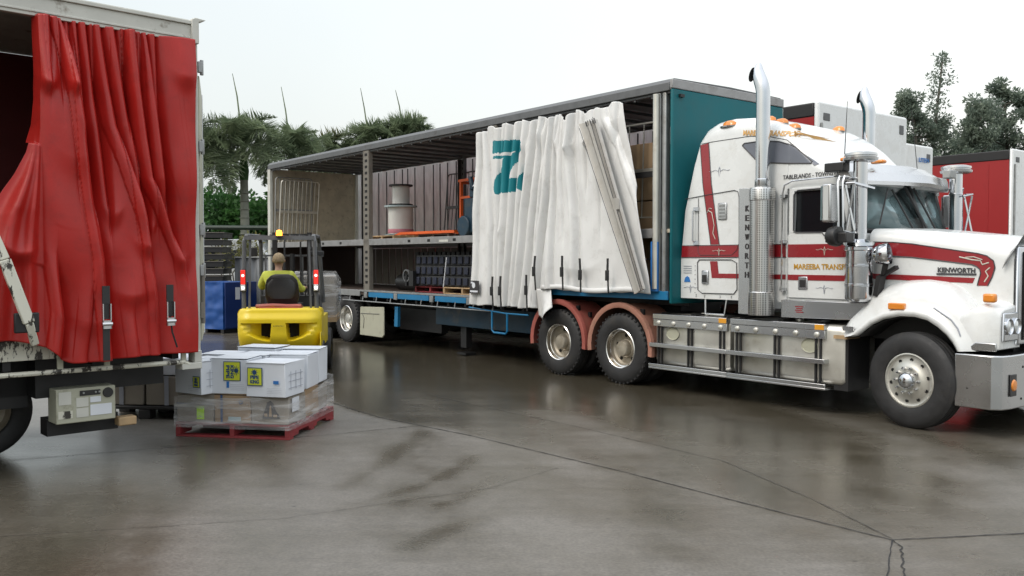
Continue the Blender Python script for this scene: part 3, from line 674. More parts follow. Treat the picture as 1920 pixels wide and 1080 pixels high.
# air cleaners
def cleaner(f):
    yc = f(.10)
    e = MB(); e.lathe([(.0, 1.33), (.12, 1.33), (.15, 1.36), (.155, 1.38), (.155, 1.90), (.17, 1.91), (.17, 1.94), (.155, 1.95), (.17, 1.96), (.165, 1.99), (.10, 2.01), (.076, 2.03), (.076, 2.62), (.084, 2.625), (.084, 2.64), (.076, 2.645), (.076, 2.90)], (-.60, yc, 0), 'z', 32)
    for z in (1.50, 1.72): e.lathe([(.155, z), (.160, z + .004), (.160, z + .03), (.155, z + .034)], (-.60, yc, 0), 'z', 32)
    c = e.build('air_cleaner', 'chrome', PM, smooth=30)
    h = MB().lathe([(.076, 2.90), (.15, 2.895), (.185, 2.91), (.188, 2.935), (.165, 2.945), (.165, 2.955), (.178, 2.96), (.175, 2.985), (.12, 3.0), (0, 3.005)], (-.60, yc, 0), 'z', 32)
    h.build('intake_cap', 'stainless', c, smooth=30)
    return c
cleaner(lambda y: y); cleaner(lambda y: 2.45 - y)
# mirrors
def mirror(f):
    b = MB(); y = f(-.14); s = 1 if f(1) > f(0) else -1
    b.box(-.84, -.73, y - .14, y + .02, 2.22, 2.64); m_ = b.build('mirror', 'stainless', PM, bev=.015)
    MB().box(-.86, -.845, y - .13, y + .01, 2.24, 2.62).build('mirror_glass', 'windscreen_glass', m_)
    MB().box(-.82, -.815 + .06, y - .144, y - .141, 2.24, 2.62).build('mirror_reflector', 'lamp_clear', m_)
    b = MB()
    for x in (-.68, -.62): b.tube([(x, f(.17), 2.70), (x, y - .05, 2.72), (x, y - .08, 2.66), (x, y - .06, 2.12), (x, f(.17), 2.08)], .012, 7)
    b.tube([(-.60, y - .06, 2.62), (-.50, y - .04, 2.12)], .012, 6); b.tube([(-.50, y - .06, 2.62), (-.60, y - .04, 2.12)], .012, 6); b.tube([(-.60, y - .05, 2.64), (-.5, y - .05, 2.64), (-.49, f(.2), 2.6)], .012, 6); b.build('mirror_arm', 'chrome', m_)
    b = MB().lathe([(0, -.05), (.07, -.045), (.115, -.02), (.13, .02), (.12, .05), (0, .055)], (0, 0, 0), 'x', 20); b.xf(Matrix.Translation((-.74, y - .06, 2.06)) @ Matrix.Scale(1.5, 4, (1, 0, 0)) @ Matrix.Scale(.9, 4, (0, 0, 1))); b.box(-.82, -.56, y - .1, y + .06, 1.99, 2.10); b.build('convex_mirror', 'black_plastic', m_, bev=.01)
mirror(lambda y: y); mirror(lambda y: 2.5 - y)
b = MB(); b.box(-.98, -.74, -.02, .12, 2.80, 2.90); b.box(-.9, -.86, .1, .2, 2.82, 2.86); b.build('side_lamp_box', 'black_plastic', PM, bev=.01)
MB().box(-.86, -.70, .10, .22, 2.92, 2.965).build('roof_marker_lamp', 'amber', PM, bev=.015)
b = MB(); b.tube([(-.83, .15, 2.94), (-.80, .15, 3.60)], [.006, .003], 5); b.tube([(-.62, 1.4, 2.9), (-.70, 1.4, 3.62)], [.005, .003], 5); b.build('aerial', 'black_steel', PM)
b = MB(); b.tube([(-.50, .34, 2.2), (-.56, .62, 2.62)], .010, 6); b.tube([(-.44, 1.0, 2.14), (-.60, .78, 2.62)], .012, 6); b.tube([(-.42, 1.5, 2.14), (-.60, 1.28, 2.66)], .012, 6); b.tube([(-.43, 1.3, 2.14), (-.61, 1.1, 2.66)], .02, 6); b.build('wiper', 'black_plastic', PM)
# hood
b = MB(); rs = []
for x, y0, z1, z0, r in ((-.56, .24, 2.155, 1.27, .14), (-.3, .28, 2.15, 1.3, .16), (0, .32, 2.12, 1.3, .17), (.3, .36, 2.085, 1.28, .18), (.6, .41, 2.04, 1.1, .19), (.8, .45, 1.99, .95, .2), (.88, .47, 1.95, .93, .2)):
    rs.append(sect(x, y0, 2.5 - y0, z0, z1, r, 0, 9))
b.rings(rs, True, True); hood = b.build('bonnet', 'white_paint', PM, smooth=50)
def hy(x): return interp(x, [(-.56, .24), (0, .32), (.3, .36), (.6, .41), (.8, .45), (.88, .47)])
def hood_poly(mb, pts, o=.006):
    v = []
    for oo in (o, o - .004): v += [(x, hy(x) - oo, z) for x, z in pts]
    n = len(pts); mb.add(v, [(i, (i + 1) % n, (i + 1) % n + n, i + n) for i in range(n)])
    # strip fill between upper and lower edges
    h = n // 2; mb.add([(x, hy(x) - o, z) for x, z in pts], [(i, i + 1, n - 2 - i, n - 1 - i) for i in range(h - 1)])
xs = [-.52, -.3, -.1, .1, .3, .45, .56]; up = [(x, interp(x, [(-.52, 2.0), (-.2, 1.99), (.56, 1.865)])) for x in xs] + [(.64, 1.84), (.70, 1.79), (.715, 1.72), (.69, 1.62), (.65, 1.53)]
lo = [(x, interp(x, [(-.52, 1.84), (-.2, 1.84), (.5, 1.75)])) for x in xs[:-1]] + [(.50, 1.75), (.545, 1.73), (.575, 1.70), (.585, 1.66), (.57, 1.60), (.555, 1.53)]
b = MB(); hood_poly(b, up + lo[::-1]); xs2 = [-.52, -.2, .2, .53]
hood_poly(b, [(x, interp(x, [(-.52, 1.645), (.53, 1.61)])) for x in xs2] + [(x, interp(x, [(-.52, 1.585), (.51, 1.555)])) for x in (.51, .2, -.2, -.52)]); b.build('red_stripe', 'red_stripe', hood, off=OFF[PM.name])
b = MB(); b.tube([(x, hy(x) - .006, z) for x, z in up], .006, 5); b.tube([(x, hy(x) - .006, z) for x, z in lo], .006, 5); b.build('stripe_outline', 'dark_line', hood, off=OFF[PM.name])
b = MB(); b.tube([(.38, hy(.38) - .009, 1.83), (.5, hy(.5) - .009, 1.80), (.58, hy(.6) - .009, 1.79), (.6, hy(.6) - .009, 1.75), (.66, hy(.66) - .009, 1.77)], .007, 5); b.tube([(.67, hy(.67) - .009, 1.72), (.63, hy(.63) - .009, 1.68), (.655, hy(.655) - .009, 1.63), (.62, hy(.62) - .009, 1.57)], .007, 5)
b.tube([(.44, hy(.44) - .009, 1.825), (.52, hy(.5) - .009, 1.83), (.6, hy(.6) - .009, 1.80)], .005, 5); b.build('pinstripe', 'pinstripe_white', hood, off=OFF[PM.name])
rz = Matrix.Rotation(math.atan(.16), 4, 'Z')
b = MB(); fit(b, 'KENWORTH', .37, .055, (.17, hy(.17) - .012, 1.665), rz @ Matrix.Rotation(R(1), 4, 'Y'), bold=.035); b.build('badge_lettering', 'dark_line', hood, off=OFF[PM.name])
b = MB(); b.box(0, .39, -.003, .003, -.028, -.008); b.xf(Matrix.Translation((.16, hy(.16) - .011, 1.665)) @ rz); b.build('badge_bar', 'dark_line', hood, off=OFF[PM.name])
# fender
def fender(f):
    Ro = [(-.77, .93), (-.765, 1.03), (-.70, 1.11), (-.58, 1.21), (-.44, 1.34), (-.28, 1.405), (-.1, 1.44), (.1, 1.445), (.28, 1.42), (.42, 1.36), (.54, 1.26), (.63, 1.15), (.70, 1.03), (.74, .93), (.75, .88)]
    Ri = [(-.70, .93), (-.62, .935), (-.56, .95), (-.50, 1.0), (-.40, 1.08), (-.26, 1.15), (-.08, 1.195), (.08, 1.195), (.22, 1.165), (.33, 1.10), (.42, 1.02), (.48, .95), (.51, .90), (.525, .87), (.53, .865)]
    rs = []
    for (xo, zo), (xi, zi) in zip(Ro, Ri):
        rise = .14 * sm((zo - .98) / .35)
        rs.append([(xi + (xo - xi) * .10, f(.12), zi + (zo - zi) * .10), (xi, f(.03), zi), (xi + (xo - xi) * .12, f(.0), zi + (zo - zi) * .12), (xi + (xo - xi) * .28, f(.005), zi + (zo - zi) * .28), (xi + (xo - xi) * .34, f(.03), zi + (zo - zi) * .34),
                   (xi + (xo - xi) * .75, f(.05), zi + (zo - zi) * .75), (xo, f(.10), zo + rise * .25), (xo, f(.19), zo + rise * .7), (xo, f(.31), zo + rise), (xo * .97, f(.52), zo + rise * 1.15)])
    ln = MB().grid(lambda u, v: (lambda k, t: (.985 * (Ri[k][0] + (Ri[min(k + 1, 14)][0] - Ri[k][0]) * t), f(.045 + .85 * v), .5 + .985 * (Ri[k][1] + (Ri[min(k + 1, 14)][1] - Ri[k][1]) * t - .5)))(int(u * 14), u * 14 - int(u * 14)), 42, 2)
    fe = MB().rings(rs, True, True).build('front_fender', 'white_paint', PM, smooth=60)
    ln.build('wheel_arch_liner', 'black_plastic', fe, solid=.004, norm=False)
    # headlamp nacelle
    n_ = MB(); rr = []
    for x, y0, z0, z1, r in ((.50, .06, .885, 1.22, .05), (.62, .05, .88, 1.30, .08), (.74, .06, .88, 1.36, .10), (.84, .10, .89, 1.34, .10), (.90, .14, .90, 1.30, .09)):
        rr.append([(x, f(a) , c) for a, c in [(y0 + .0, z0), (y0, z1 - r), (y0 + r * .3, z1 - r * .3), (y0 + r, z1), (.60, z1 + .04), (.60, z0)]])
    n_.rings(rr, True, True).build('lamp_nacelle', 'white_paint', fe, off=OFF[PM.name], smooth=50, bev=.01)
    bz = MB(); y0, y1 = sorted((f(.165), f(.50))); bz.box(.895, .925, y0, y1, .98, 1.27); z_ = bz.build('headlight_bezel', 'chrome', fe, off=OFF[PM.name], bev=.03)
    for yy in (.245, .42):
        l = MB().lathe([(.082, 0), (.085, .02), (.078, .03), (.07, .02), (.068, .006)], (.922, f(yy), 1.13), 'x', 24); l.build('headlight', 'chrome', fe, off=OFF[PM.name])
        MB().lathe([(.07, .005), (.05, .018), (.0, .024)], (.924, f(yy), 1.13), 'x', 20).build('headlight_lens', 'lamp_clear', fe, off=OFF[PM.name])
    y0, y1 = sorted((f(-.012), f(.02))); MB().box(-.20, -.02, f(.02) - .03, f(.02) + .03, 1.265, 1.335).build('side_marker', 'amber', fe, off=OFF[PM.name], bev=.01)
    MB().box(.74, .86, f(.12) - .03, f(.12) + .05, 1.37, 1.46).build('turn_lamp', 'amber', fe, off=OFF[PM.name], bev=.02)
    if f(0) < f(1):
        p_ = MB().box(-.735, -.60, -.006, .02, 1.0, 1.05); p_.build('fender_plate', 'stainless', fe, off=OFF[PM.name])
        t_ = MB()
        MB().prism([(.60, .885), (.90, .885), (.90, .97), (.70, .97)], .045, .075).build('corner_plate', 'stainless', fe, off=OFF[PM.name], bev=.008)
        t_.tube([(.28, .035, 1.30), (.38, .03, 1.24), (.46, .03, 1.19), (.53, .035, 1.10), (.56, .035, 1.02)], .008, 5); t_.build('fender_crease', 'ink_grey', fe, off=OFF[PM.name])
fender(lambda y: y); fender(lambda y: 2.5 - y)
# grille, stone guard, bumper
b = MB(); b.box(.885, .93, .47, 2.03, .93, 1.94); gs = b.build('grille_surround', 'chrome', PM, bev=.03)
b = MB(); b.box(.931, .936, .56, 1.94, .98, 1.88); b.build('radiator', 'hole', gs, off=OFF[PM.name])
b = MB()
for i in range(16): b.box(.937, .955, .58 + i * .088, .60 + i * .088, .99, 1.87)
b.build('grille_bar', 'chrome', gs, off=OFF[PM.name], bev=.004)
b = MB(); b.grid(lambda u, v: (.80 + .22 * v + .05 * math.sin(math.pi * u), .40 + 1.7 * u, 1.93 + .04 * math.sin(math.pi * u) + .16 * v - .22 * (abs(2 * u - 1) ** 8) * (1 - v)), 20, 4)
b.build('stone_guard', 'stone_guard', PM, solid=.005)
b = MB(); c = [(.52, -.005), (.88, -.005), (.96, .06), (.99, .20), (.99, 2.3), (.96, 2.44), (.88, 2.505), (.52, 2.505)]
rs = [[(x, y, z) for z in (0.30, .86)] for x, y in c]
v = []; ci = [(.52, .02), (.86, .02), (.93, .08), (.955, .20), (.955, 2.3), (.93, 2.42), (.86, 2.48), (.52, 2.48)]
rs = [[(x, y, .31), (x, y, .85), (a, d, .85), (a, d, .31)] for (x, y), (a, d) in zip(c, ci)]
b.rings(rs, True, True); bu = b.build('bumper', 'stainless', PM, bev=.012, smooth=35)
MB().box(.64, .66, -.006, .0, .5, .51).build('bumper_bolt', 'hole', bu)
b = MB(); b.box(.985, .998, .16, .30, .44, .66); fo = b.build('fog_lamp', 'black_plastic', bu, bev=.01); MB().lathe([(.06, 0), (.05, .012), (0, .018)], (.998, .23, .55), 'x', 16).build('fog_lens', 'amber', fo)
b = MB()
for y, z in ((.45, .72), (.55, .45), (.42, .40)): b.lathe([(0, .0), (.012, .0), (.012, -.01)], (.996, y, z), 'x', 8)
b.build('bumper_bolt', 'hole', bu)
# chrome spot lamp (work light) by the cowl
b = MB().lathe([(.0, .13), (.05, .125), (.09, .09), (.115, .02), (.12, -.04), (.115, -.055)], (0, 0, 0), 'x', 24); b.xf(Matrix.Translation((-.30, .09, 1.86)) @ Matrix.Rotation(R(-165), 4, 'Z') @ Matrix.Rotation(R(8), 4, 'Y'))
sp = b.build('spot_lamp', 'chrome', PM)
b = MB().lathe([(.112, 0), (.08, .02), (0, .03)], (0, 0, 0), 'x', 20); b.xf(Matrix.Translation((-.355, .075, 1.865)) @ Matrix.Rotation(R(-180 + 15), 4, 'Z')); b.build('spot_lens', 'lamp_clear', sp)
b = MB(); b.bar((-.30, .12, 1.75), (-.40, .22, 1.52), .05, .04); b.bar((-.18, .14, 1.72), (-.42, .2, 1.60), .05, .04); b.bar((-.40, .14, 1.40), (-.36, .14, 1.62), .12, .05); b.build('spot_bracket', 'black_steel', sp)
# cab skirt and steps
b = MB(); b.prism([(-1.62, 1.315), (-.47, 1.315), (-.47, 1.26), (-.62, 1.12), (-1.62, 1.10)], .10, .16); b.box(-1.62, -.5, .11, .6, 1.29, 1.315); sk = b.build('cab_skirt', 'stainless', PM, bev=.006)
b = MB()
for i in range(4): b.box(-1.42 + (i % 2) * .015, -1.31 - (i % 3) * .01, .094, .0965, 1.235 - i * .022, 1.247 - i * .022)
b.build('skirt_sticker', 'red_stripe', sk)
b = MB(); b.tube([(-2.88, .22, 1.28), (-2.86, .20, 1.08), (-2.55, .20, 1.08), (-2.53, .22, 1.28)], .014, 6); b.build('step_loop', 'stainless', PM)
def tank(f, x0, x1, near, side_label):
    rs = []
    pr = []
    for cx_, cz_, a0 in ((.14, .43, 180), (.14, .97, 90), (.66, .97, 0), (.66, .43, 270)):
        for k in range(5): a = R(a0 - k * 22.5) if False else R(a0 - k * 22.5); pr.append((cx_ + .08 * math.cos(a), cz_ + .08 * math.sin(a)))
    order = []
    for cy, cz, a0 in ((.14, .43, 270), (.14, .97, 180), (.66, .97, 90), (.66, .43, 0)):
        for k in range(5): a = R(a0 - k * 22.5); order.append((cy + .08 * math.cos(a), cz + .08 * math.sin(a)))
    for x, s in ((x0, .93), (x0 + .03, 1), (x1 - .05, 1), (x1, .93)):
        rs.append([(x, f(.40 + (y - .40) * s), .70 + (z - .70) * s) for y, z in order])
    t = MB().rings(rs, True, True).build('fuel_tank', 'alloy', PM, smooth=45)
    s = MB(); ya, yb = sorted((f(.0), f(.12))); xe = x1 - (.22 if x1 > -1 else 0)
    s.box(x0, xe, ya, yb, .985, 1.055); s.box(x0, xe, ya + .012, ya + .05, .885, .982)
    s.build('upper_step', 'stainless', t, bev=.005)
    s = MB(); s.box(x0 - .03, xe + .03, *sorted((f(-.04), f(.07))), .60, .655); s.box(x0 - .03, xe + .05, *sorted((f(-.05), f(.14))), .30, .325); s.box(x0 - .03, xe + .05, *sorted((f(-.05), f(-.03))), .326, .37); s.build('lower_step', 'stainless', t, bev=.005)
    s = MB(); n = 3
    for i in range(3):
        xx = x0 + .1 + i * (xe - x0 - .2) / 2
        for dx in (-.03, .03): s.box(xx + dx - .012, xx + dx + .012, *sorted((f(.035), f(.055))), .33, .95)
        for dx in (-.03, .03): s.tube([(xx + dx, f(.05), 1.0), (xx + dx, f(.12), 1.062), (xx + dx, f(.70), 1.062)], .012, 5)
    s.build('tank_strap', 'black_steel', t)
    s = MB()
    for i in range(5): s = MB(); xx = x0 + .1 + i * (xe - x0 - .2) / 4; s.lathe([(.035, 0), (.033, -.012), (.02, -.02), (0, -.02)], (xx, f(.012), .93), 'y', 12); s.build('step_button', 'alloy', t)
    s = MB(); xr = x0 + .32 if side_label else xe - .22
    s.lathe([(.115, 0), (.11, -.012), (.10, .0), (.05, .0), (0, .0)], (0, 0, 0), 'y', 24); s.xf(Matrix.Translation((xr, f(.056), .79)) @ Matrix.Scale(.75, 4, (0, 0, 1))); s.build('tank_recess', 'cream', t)
    s = MB().lathe([(.05, 1.05), (.05, 1.08), (.0, 1.085)], ((x0 + x1) / 2, f(.35), 0), 'z', 14); s.build('filler_cap', 'alloy', t)
    s = MB(); s.box(xe - .12, xe, *sorted((f(-.003), f(.0))), .99, 1.05)
    s.build('amber_reflector', 'amber_strip', t)
for f, near in ((lambda y: y, True), (lambda y: 2.5 - y, False)):
    tank(f, -3.62, -2.36, near, True); tank(f, -2.30, -.75, near, False)
# chassis
b = MB(); b.box(-6.3, .9, .85, .98, .75, 1.0); b.box(-6.3, .9, 1.52, 1.65, .75, 1.0); b.box(-.6, .8, .7, 1.8, .55, 1.25); b.box(-3.0, -1.2, .95, 1.55, .45, .9); b.box(-5.9, -3.9, 1.0, 1.5, .42, .62); b.box(.56, .93, .12, 2.38, .34, .84); b.box(-.5, .55, .75, 1.75, .35, .56)
for x in (-5.62, -4.27, .05): b.tube([(x, .3, .515), (x, 2.2, .515)], .07, 8)
b.box(-6.0, -3.8, .8, 1.7, 1.0, 1.12); b.build('chassis', 'black_steel', PM)
b = MB(); b.box(-.9, -.72, .10, .55, .30, 1.0); b.box(-.62, .5, .45, .6, .9, 1.2); b.build('splash_guard', 'black_plastic', PM)
MB().box(-.86, -.70, .02, .3, .90, .94).build('step_board', 'timber', PM)
for f in (0, 1):
    wo = wheel(PM, .05, 0.0 if not f else 2.5, .515, 'steer', 1 if not f else -1)
    pv = Vector((.05 - OFF[PM.name][0], (.16 if not f else 2.34) - OFF[PM.name][1], 0)); mt = Matrix.Translation(pv) @ Matrix.Rotation(R(-8), 4, 'Z') @ Matrix.Translation(-pv)
    for o_ in [wo] + kids(wo): o_.data.transform(mt)
    for x in (-5.62, -4.27):
        y = 0.0 if not f else 2.5; s = 1 if not f else -1
        wheel(PM, x, y, .515, 'drive', s); wheel(PM, x, y + s * .33, .515, 'x', s, detail=False)
# drive-wheel mudguards
def guard(f, x, m):
    rs = []; n = 18
    for i in range(n + 1):
        a = R(188 - i * 196 / n); c, s = math.cos(a), math.sin(a); r = .60
        ex = 1 if 0 < i < n else 1
        rs.append([(x + c * (r - .025), f(-.01), .535 + s * (r - .025)), (x + c * r, f(-.02), .535 + s * r), (x + c * (r + .05), f(-.015), .535 + s * (r + .05)), (x + c * (r + .055), f(.04), .535 + s * (r + .055)),
                   (x + c * (r + .03), f(.06), .535 + s * (r + .03)), (x + c * (r + .03), f(.60), .535 + s * (r + .03)), (x + c * (r + .02), f(.60), .535 + s * (r + .02)), (x + c * (r + .01), f(.03), .535 + s * (r + .01))])
    g_ = MB().rings(rs, True, True).build('mudguard', m, PM, smooth=50)
    q = MB(); q.box(x + .34, x + .40, *sorted((f(.08), f(.12))), .98, 1.10); q.box(x + .48, x + .53, *sorted((f(.2), f(.24))), .92, 1.0); q.build('guard_bolt', 'black_steel', g_)
for f in (lambda y: y, lambda y: 2.5 - y): guard(f, -5.62, 'fender_red'); guard(f, -4.27, 'fender_pink')
# ------------------------------------------------------------------ curtain-sided trailer with its near curtain drawn forward
TR = thing('curtain_trailer', 'long two-deck curtain trailer standing open, dirty white curtain bunched at its teal front wall', 'trailer', 'T', (-10, 1.25, 0))
X0, X1, W = -16.78, -3.30, 2.5
b = MB(); b.prismx([(.0, 4.10), (.0, 4.20), (.05, 4.25), (1.25, 4.27), (2.45, 4.25), (2.5, 4.20), (2.5, 4.10), (2.46, 4.14), (1.25, 4.17), (.04, 4.14)], X0, X1); b.build('roof', 'grey_steel', TR)
b = MB()
for i in range(22): b.box(X0 + .3 + i * .6, X0 + .34 + i * .6, .08, 2.42, 4.09, 4.138)
b.build('roof_bow', 'grey_steel', TR)
b = MB(); b.box(X0, X1 - .03, -.012, .03, 4.085, 4.20); b.box(X0, X1 - .03, .031, .10, 4.05, 4.09); b.box(X0, X1, 2.47, 2.512, 4.085, 4.20)
for i in range(40): b.box(X0 + .2 + i * .33, X0 + .24 + i * .33, .035, .06, 4.02, 4.05)
b.build('curtain_rail', 'grey_steel', TR, bev=.01)
b = MB(); b.box(X1 - .028, X1 + .02, .0, 2.5, 1.2, 4.11); fw = b.build('front_wall', 'teal_paint', TR, bev=.02)
b = MB(); b.box(X1 - .03, X1 + .026, -.006, 2.506, 4.112, 4.235); b.build('front_top_rail', 'mezz_steel', fw, bev=.01)
MB().box(X1 + .02, X1 + .06, .12, .2, 4.0, 4.04).build('front_wall_clip', 'black_steel', fw)
b = MB()
for y0, y1 in ((.0, .10), (2.4, 2.5)): b = MB(); b.box(X1 - .30, X1 - .20, y0, y1, 1.35, 4.08); b.box(X1 - .17, X1 - .10, y0, y1, 1.35, 4.08); b.build('front_post', 'galv', TR, bev=.02)
b = MB(); b.tube([(X1 - .25, -.02, 1.4), (X1 - .25, -.02, 4.06)], .05, 12); b.build('curtain_pole', 'alloy', TR)
b = MB(); b.box(X1 - .33, X1 - .20, -.045, -.005, 1.36, 2.05); b.build('pole_winder_cover', 'sticker_blue', TR, bev=.01)
b = MB(); b.box(X0, X0 + .06, .0, 2.5, 2.15, 4.10); b.build('rear_board', 'plywood', TR)
b = MB(); b.box(X0, X0 + .06, .0, 2.5, 1.15, 2.149); b.build('lower_rear_board', 'dark_board', TR)
b = MB()
for y in (.0, 2.43): b.box(X0 - .03, X0 + .12, y - .006, y + .076, 1.0, 4.1)
b.build('rear_post', 'old_white', TR, bev=.01)
b = MB(); b.box(X0, -6.25, .03, 2.47, 1.06, 1.15); b.box(-6.25, X1, .03, 2.47, 1.28, 1.37); b.box(-6.3, -6.2, .03, 2.47, 1.1, 1.36); b.build('deck', 'dark_board', TR)
b = MB(); b.box(X0, -3.34, .04, 2.46, 2.17, 2.22); b.build('mezzanine_deck', 'plywood', TR)
b = MB(); b.box(X0, -3.6, .0, .04, 2.10, 2.23); b.box(X0, -3.6, 2.46, 2.5, 2.10, 2.23); mz = b.build('mezzanine_beam', 'mezz_steel', TR, bev=.006)
b = MB()
for i, x in enumerate((-13.75, -10.05, -9.35, -12.9, -8.5)): b.box(x, x + .09, -.004, .0, 2.14, 2.19)
b.build('beam_slot', 'hole', mz)
MB().box(-8.95, -8.65, -.006, -.001, 2.13, 2.17).build('beam_plate', 'old_white', mz)
def post(x, y, n):
    p = MB(); s = 1 if y < 1 else -1
    p.box(x - .11, x + .11, y, y + .008 * s, 1.15, 4.08); p.box(x - .12, x - .095, y - .004 * s, y + .09 * s, 1.15, 4.08); p.box(x + .095, x + .12, y + .009 * s, y + .09 * s, 1.15, 4.08)
    pp = p.build(n, 'post_steel' if y < 1 else 'grey_steel', TR)
    h = MB(); yy = y - .003 * s if s > 0 else y - .011
    for i in range(22):
        z = 1.3 + i * .127
        if 2.06 < z < 2.26: continue
        if s > 0: h.box(x - .05, x + .05, yy, yy + .002, z, z + .055)
        else: h.box(x - .05, x + .05, yy - .002, yy, z, z + .055)
    h.build('post_slot', 'hole', pp)
post(-11.7, .0, 'side_post'); post(-7.3, .0, 'side_post'); post(-11.7, 2.5, 'far_side_post'); post(-7.3, 2.5, 'far_side_post'); post(-16.2, 2.5, 'far_side_post')
# closed far side seen from inside: white boards with dark gaps, curtain behind
b = MB(); b.grid(lambda u, v: (X0 + (X1 - X0) * u, 2.515 + .012 * math.sin(u * 260) + .01 * math.sin(u * 97), .95 + 3.15 * v), 400, 2); b.build('far_curtain', 'thin_pvc', TR, norm=False)
x = -16.0
while x < -3.5:
    wd = random.choice((.24, .27, .30)); b = MB(); b.box(x, x + wd, 2.48, 2.50, 1.18, 2.08); b.build('far_side_board', 'post_steel', TR); x += wd + .05
b = MB(); x = -15.9
while x < -3.6:
    b.box(x, x + .022, 2.465, 2.485, 2.28, 4.05); x += random.uniform(.24, .42)
b.build('far_side_straps', 'grey_steel', TR)
# side raves
b = MB(); b.box(X0, -12.0, -.002, .03, 1.03, 1.16); b.box(-12.0, -6.25, -.002, .028, 1.125, 1.165); b.box(X0, -6.25, 2.47, 2.5, 1.03, 1.16); b.build('side_rave', 'galv', TR, bev=.005)
b = MB()
for x0, x1 in ((-11.62, -10.62), (-10.45, -9.32), (-9.1, -8.1), (-7.9, -6.9), (-6.8, -6.3)): b.box(x0, x1, .0, .03, 1.02, 1.122)
b.box(-6.25, -3.35, .0, .03, 1.25, 1.37); b.build('rave_panel', 'blue_paint', TR, bev=.004)
b = MB()
for x in (-11.75, -10.53, -9.22, -8.02, -6.85): b.box(x - .06, x + .06, -.008, .03, 1.0, 1.121)
b.build('rave_bracket', 'galv', TR, bev=.006)
b = MB(); b.tube([(-12.7, -.03, .93), (-7.3, -.03, .92)], .012, 6)
for i in range(10): b.tube([(-12.4 + i * .57, -.03, .93), (-12.4 + i * .57, -.01, 1.03)], .010, 5)
b.build('rope_rail', 'galv', TR)
b = MB(); b.tube([(-7.95, -.03, .96), (-6.9, -.03, .90), (-6.3, -.03, .90)], .014, 6); b.tube([(-7.28, -.03, .93), (-7.28, -.03, .60), (-7.22, -.03, .56), (-6.9, -.03, .56), (-6.86, -.03, .60), (-6.86, -.03, .90)], .018, 7); b.build('ladder_loop', 'blue_paint', TR)
b = MB(); b.box(X0 + .1, -5.0, .85, .97, .72, 1.055); b.box(X0 + .1, -5.0, 1.53, 1.65, .72, 1.055)
for i in range(20): b.box(X0 + .3 + i * .55, X0 + .36 + i * .55, .06, 2.44, .95, 1.055)
b.box(-6.1, -3.4, .5, 2.0, 1.15, 1.275); b.build('chassis', 'black_steel', TR)
b = MB(); b.box(-9.6, -6.35, .35, 2.15, .55, .93); b.build('belly_box', 'dark_blue_paint', TR, bev=.01)
b = MB(); b.box(-11.3, -9.7, .55, .7, .35, .8); b.box(-8.9, -8.72, .45, .58, .15, .9); b.box(-8.95, -8.67, .4, .64, .02, .06); b.build('landing_leg', 'black_steel', TR)
MB().prism([(-10.75, .45), (-10.62, .45), (-10.60, .85), (-10.72, .85)], .1, .16).build('blue_tag', 'blue_paint', TR)
b = MB(); b.prism([(-12.02, .80), (-12.04, .20), (-11.10, .20), (-11.03, .26), (-11.03, .83)], .02, .05); mg = b.build('mud_panel', 'cream', TR, bev=.01)
b = MB(); b.tube([(-11.98, .015, .66), (-11.2, .015, .68)], .006, 5); b.tube([(-11.9, .015, .64), (-11.84, .015, .56), (-11.88, .015, .35)], .006, 5); b.build('panel_groove', 'dark_line', mg)
b = MB()
for x in (-12.65, -13.95, -15.25): b.tube([(x, .3, .515), (x, 2.2, .515)], .065, 8); b.bar((x - .5, .9, .6), (x + .5, .9, .6), .08)
b.build('axle', 'black_steel', TR)
for x in (-12.65, -13.95, -15.25):
    for y, s in ((.0, 1), (2.5, -1)): wheel(TR, x, y, .515, 'trailer', s); wheel(TR, x, y + s * .33, .515, 'x', s, detail=False)
# drawn curtain
# printed mark on the curtain, in metres on the side of the trailer (x, z)
LT = [[(-7.147, 3.799), (-6.39, 3.737), (-6.417, 3.551), (-7.177, 3.587)], [(-7.147, 3.54), (-6.668, 3.514), (-6.682, 3.463), (-7.162, 3.497)], [(-6.612, 3.5), (-6.654, 3.303), (-6.956, 2.894), (-7.073, 2.9), (-7.162, 3.022), (-6.97, 3.293), (-6.768, 3.514)], [(-6.626, 3.501), (-6.431, 3.586), (-6.431, 3.526), (-6.626, 3.214), (-6.654, 3.129), (-6.486, 3.134), (-6.514, 2.903), (-6.941, 2.91)], [(-6.486, 2.961), (-6.458, 3.115), (-6.253, 3.356), (-6.294, 3.206), (-6.403, 2.913)], [(-6.556, 3.616), (-6.431, 3.741), (-6.321, 3.695), (-6.335, 3.56), (-6.431, 3.483), (-6.445, 3.639)]]
def lobe(a, p=.65):
    return abs(math.sin(a)) ** p
def sstep(t): return 1 / (1 + math.exp(-t))
def grooves(x, h, G):
    """overlapping cloth folds: each valley line falls steeply on its left and rises gently to the right"""
    d = 0
    for pts, dep, wr, h0, h1 in G:
        if h < h0 - .12 or h > h1 + .12: continue
        xc = interp(h, pts); f = sstep((h - h0) / .03) * sstep((h1 - h) / .03); q = x - xc - .008 * math.sin(9 * h + xc * 5)
        if q < -.12 or q > wr * 4: continue
        d += dep * f * (math.exp(q / .016) if q < 0 else math.exp(-q / wr)) - dep * f * .36 * math.exp(-((q + .07) / .06) ** 2)
    return d
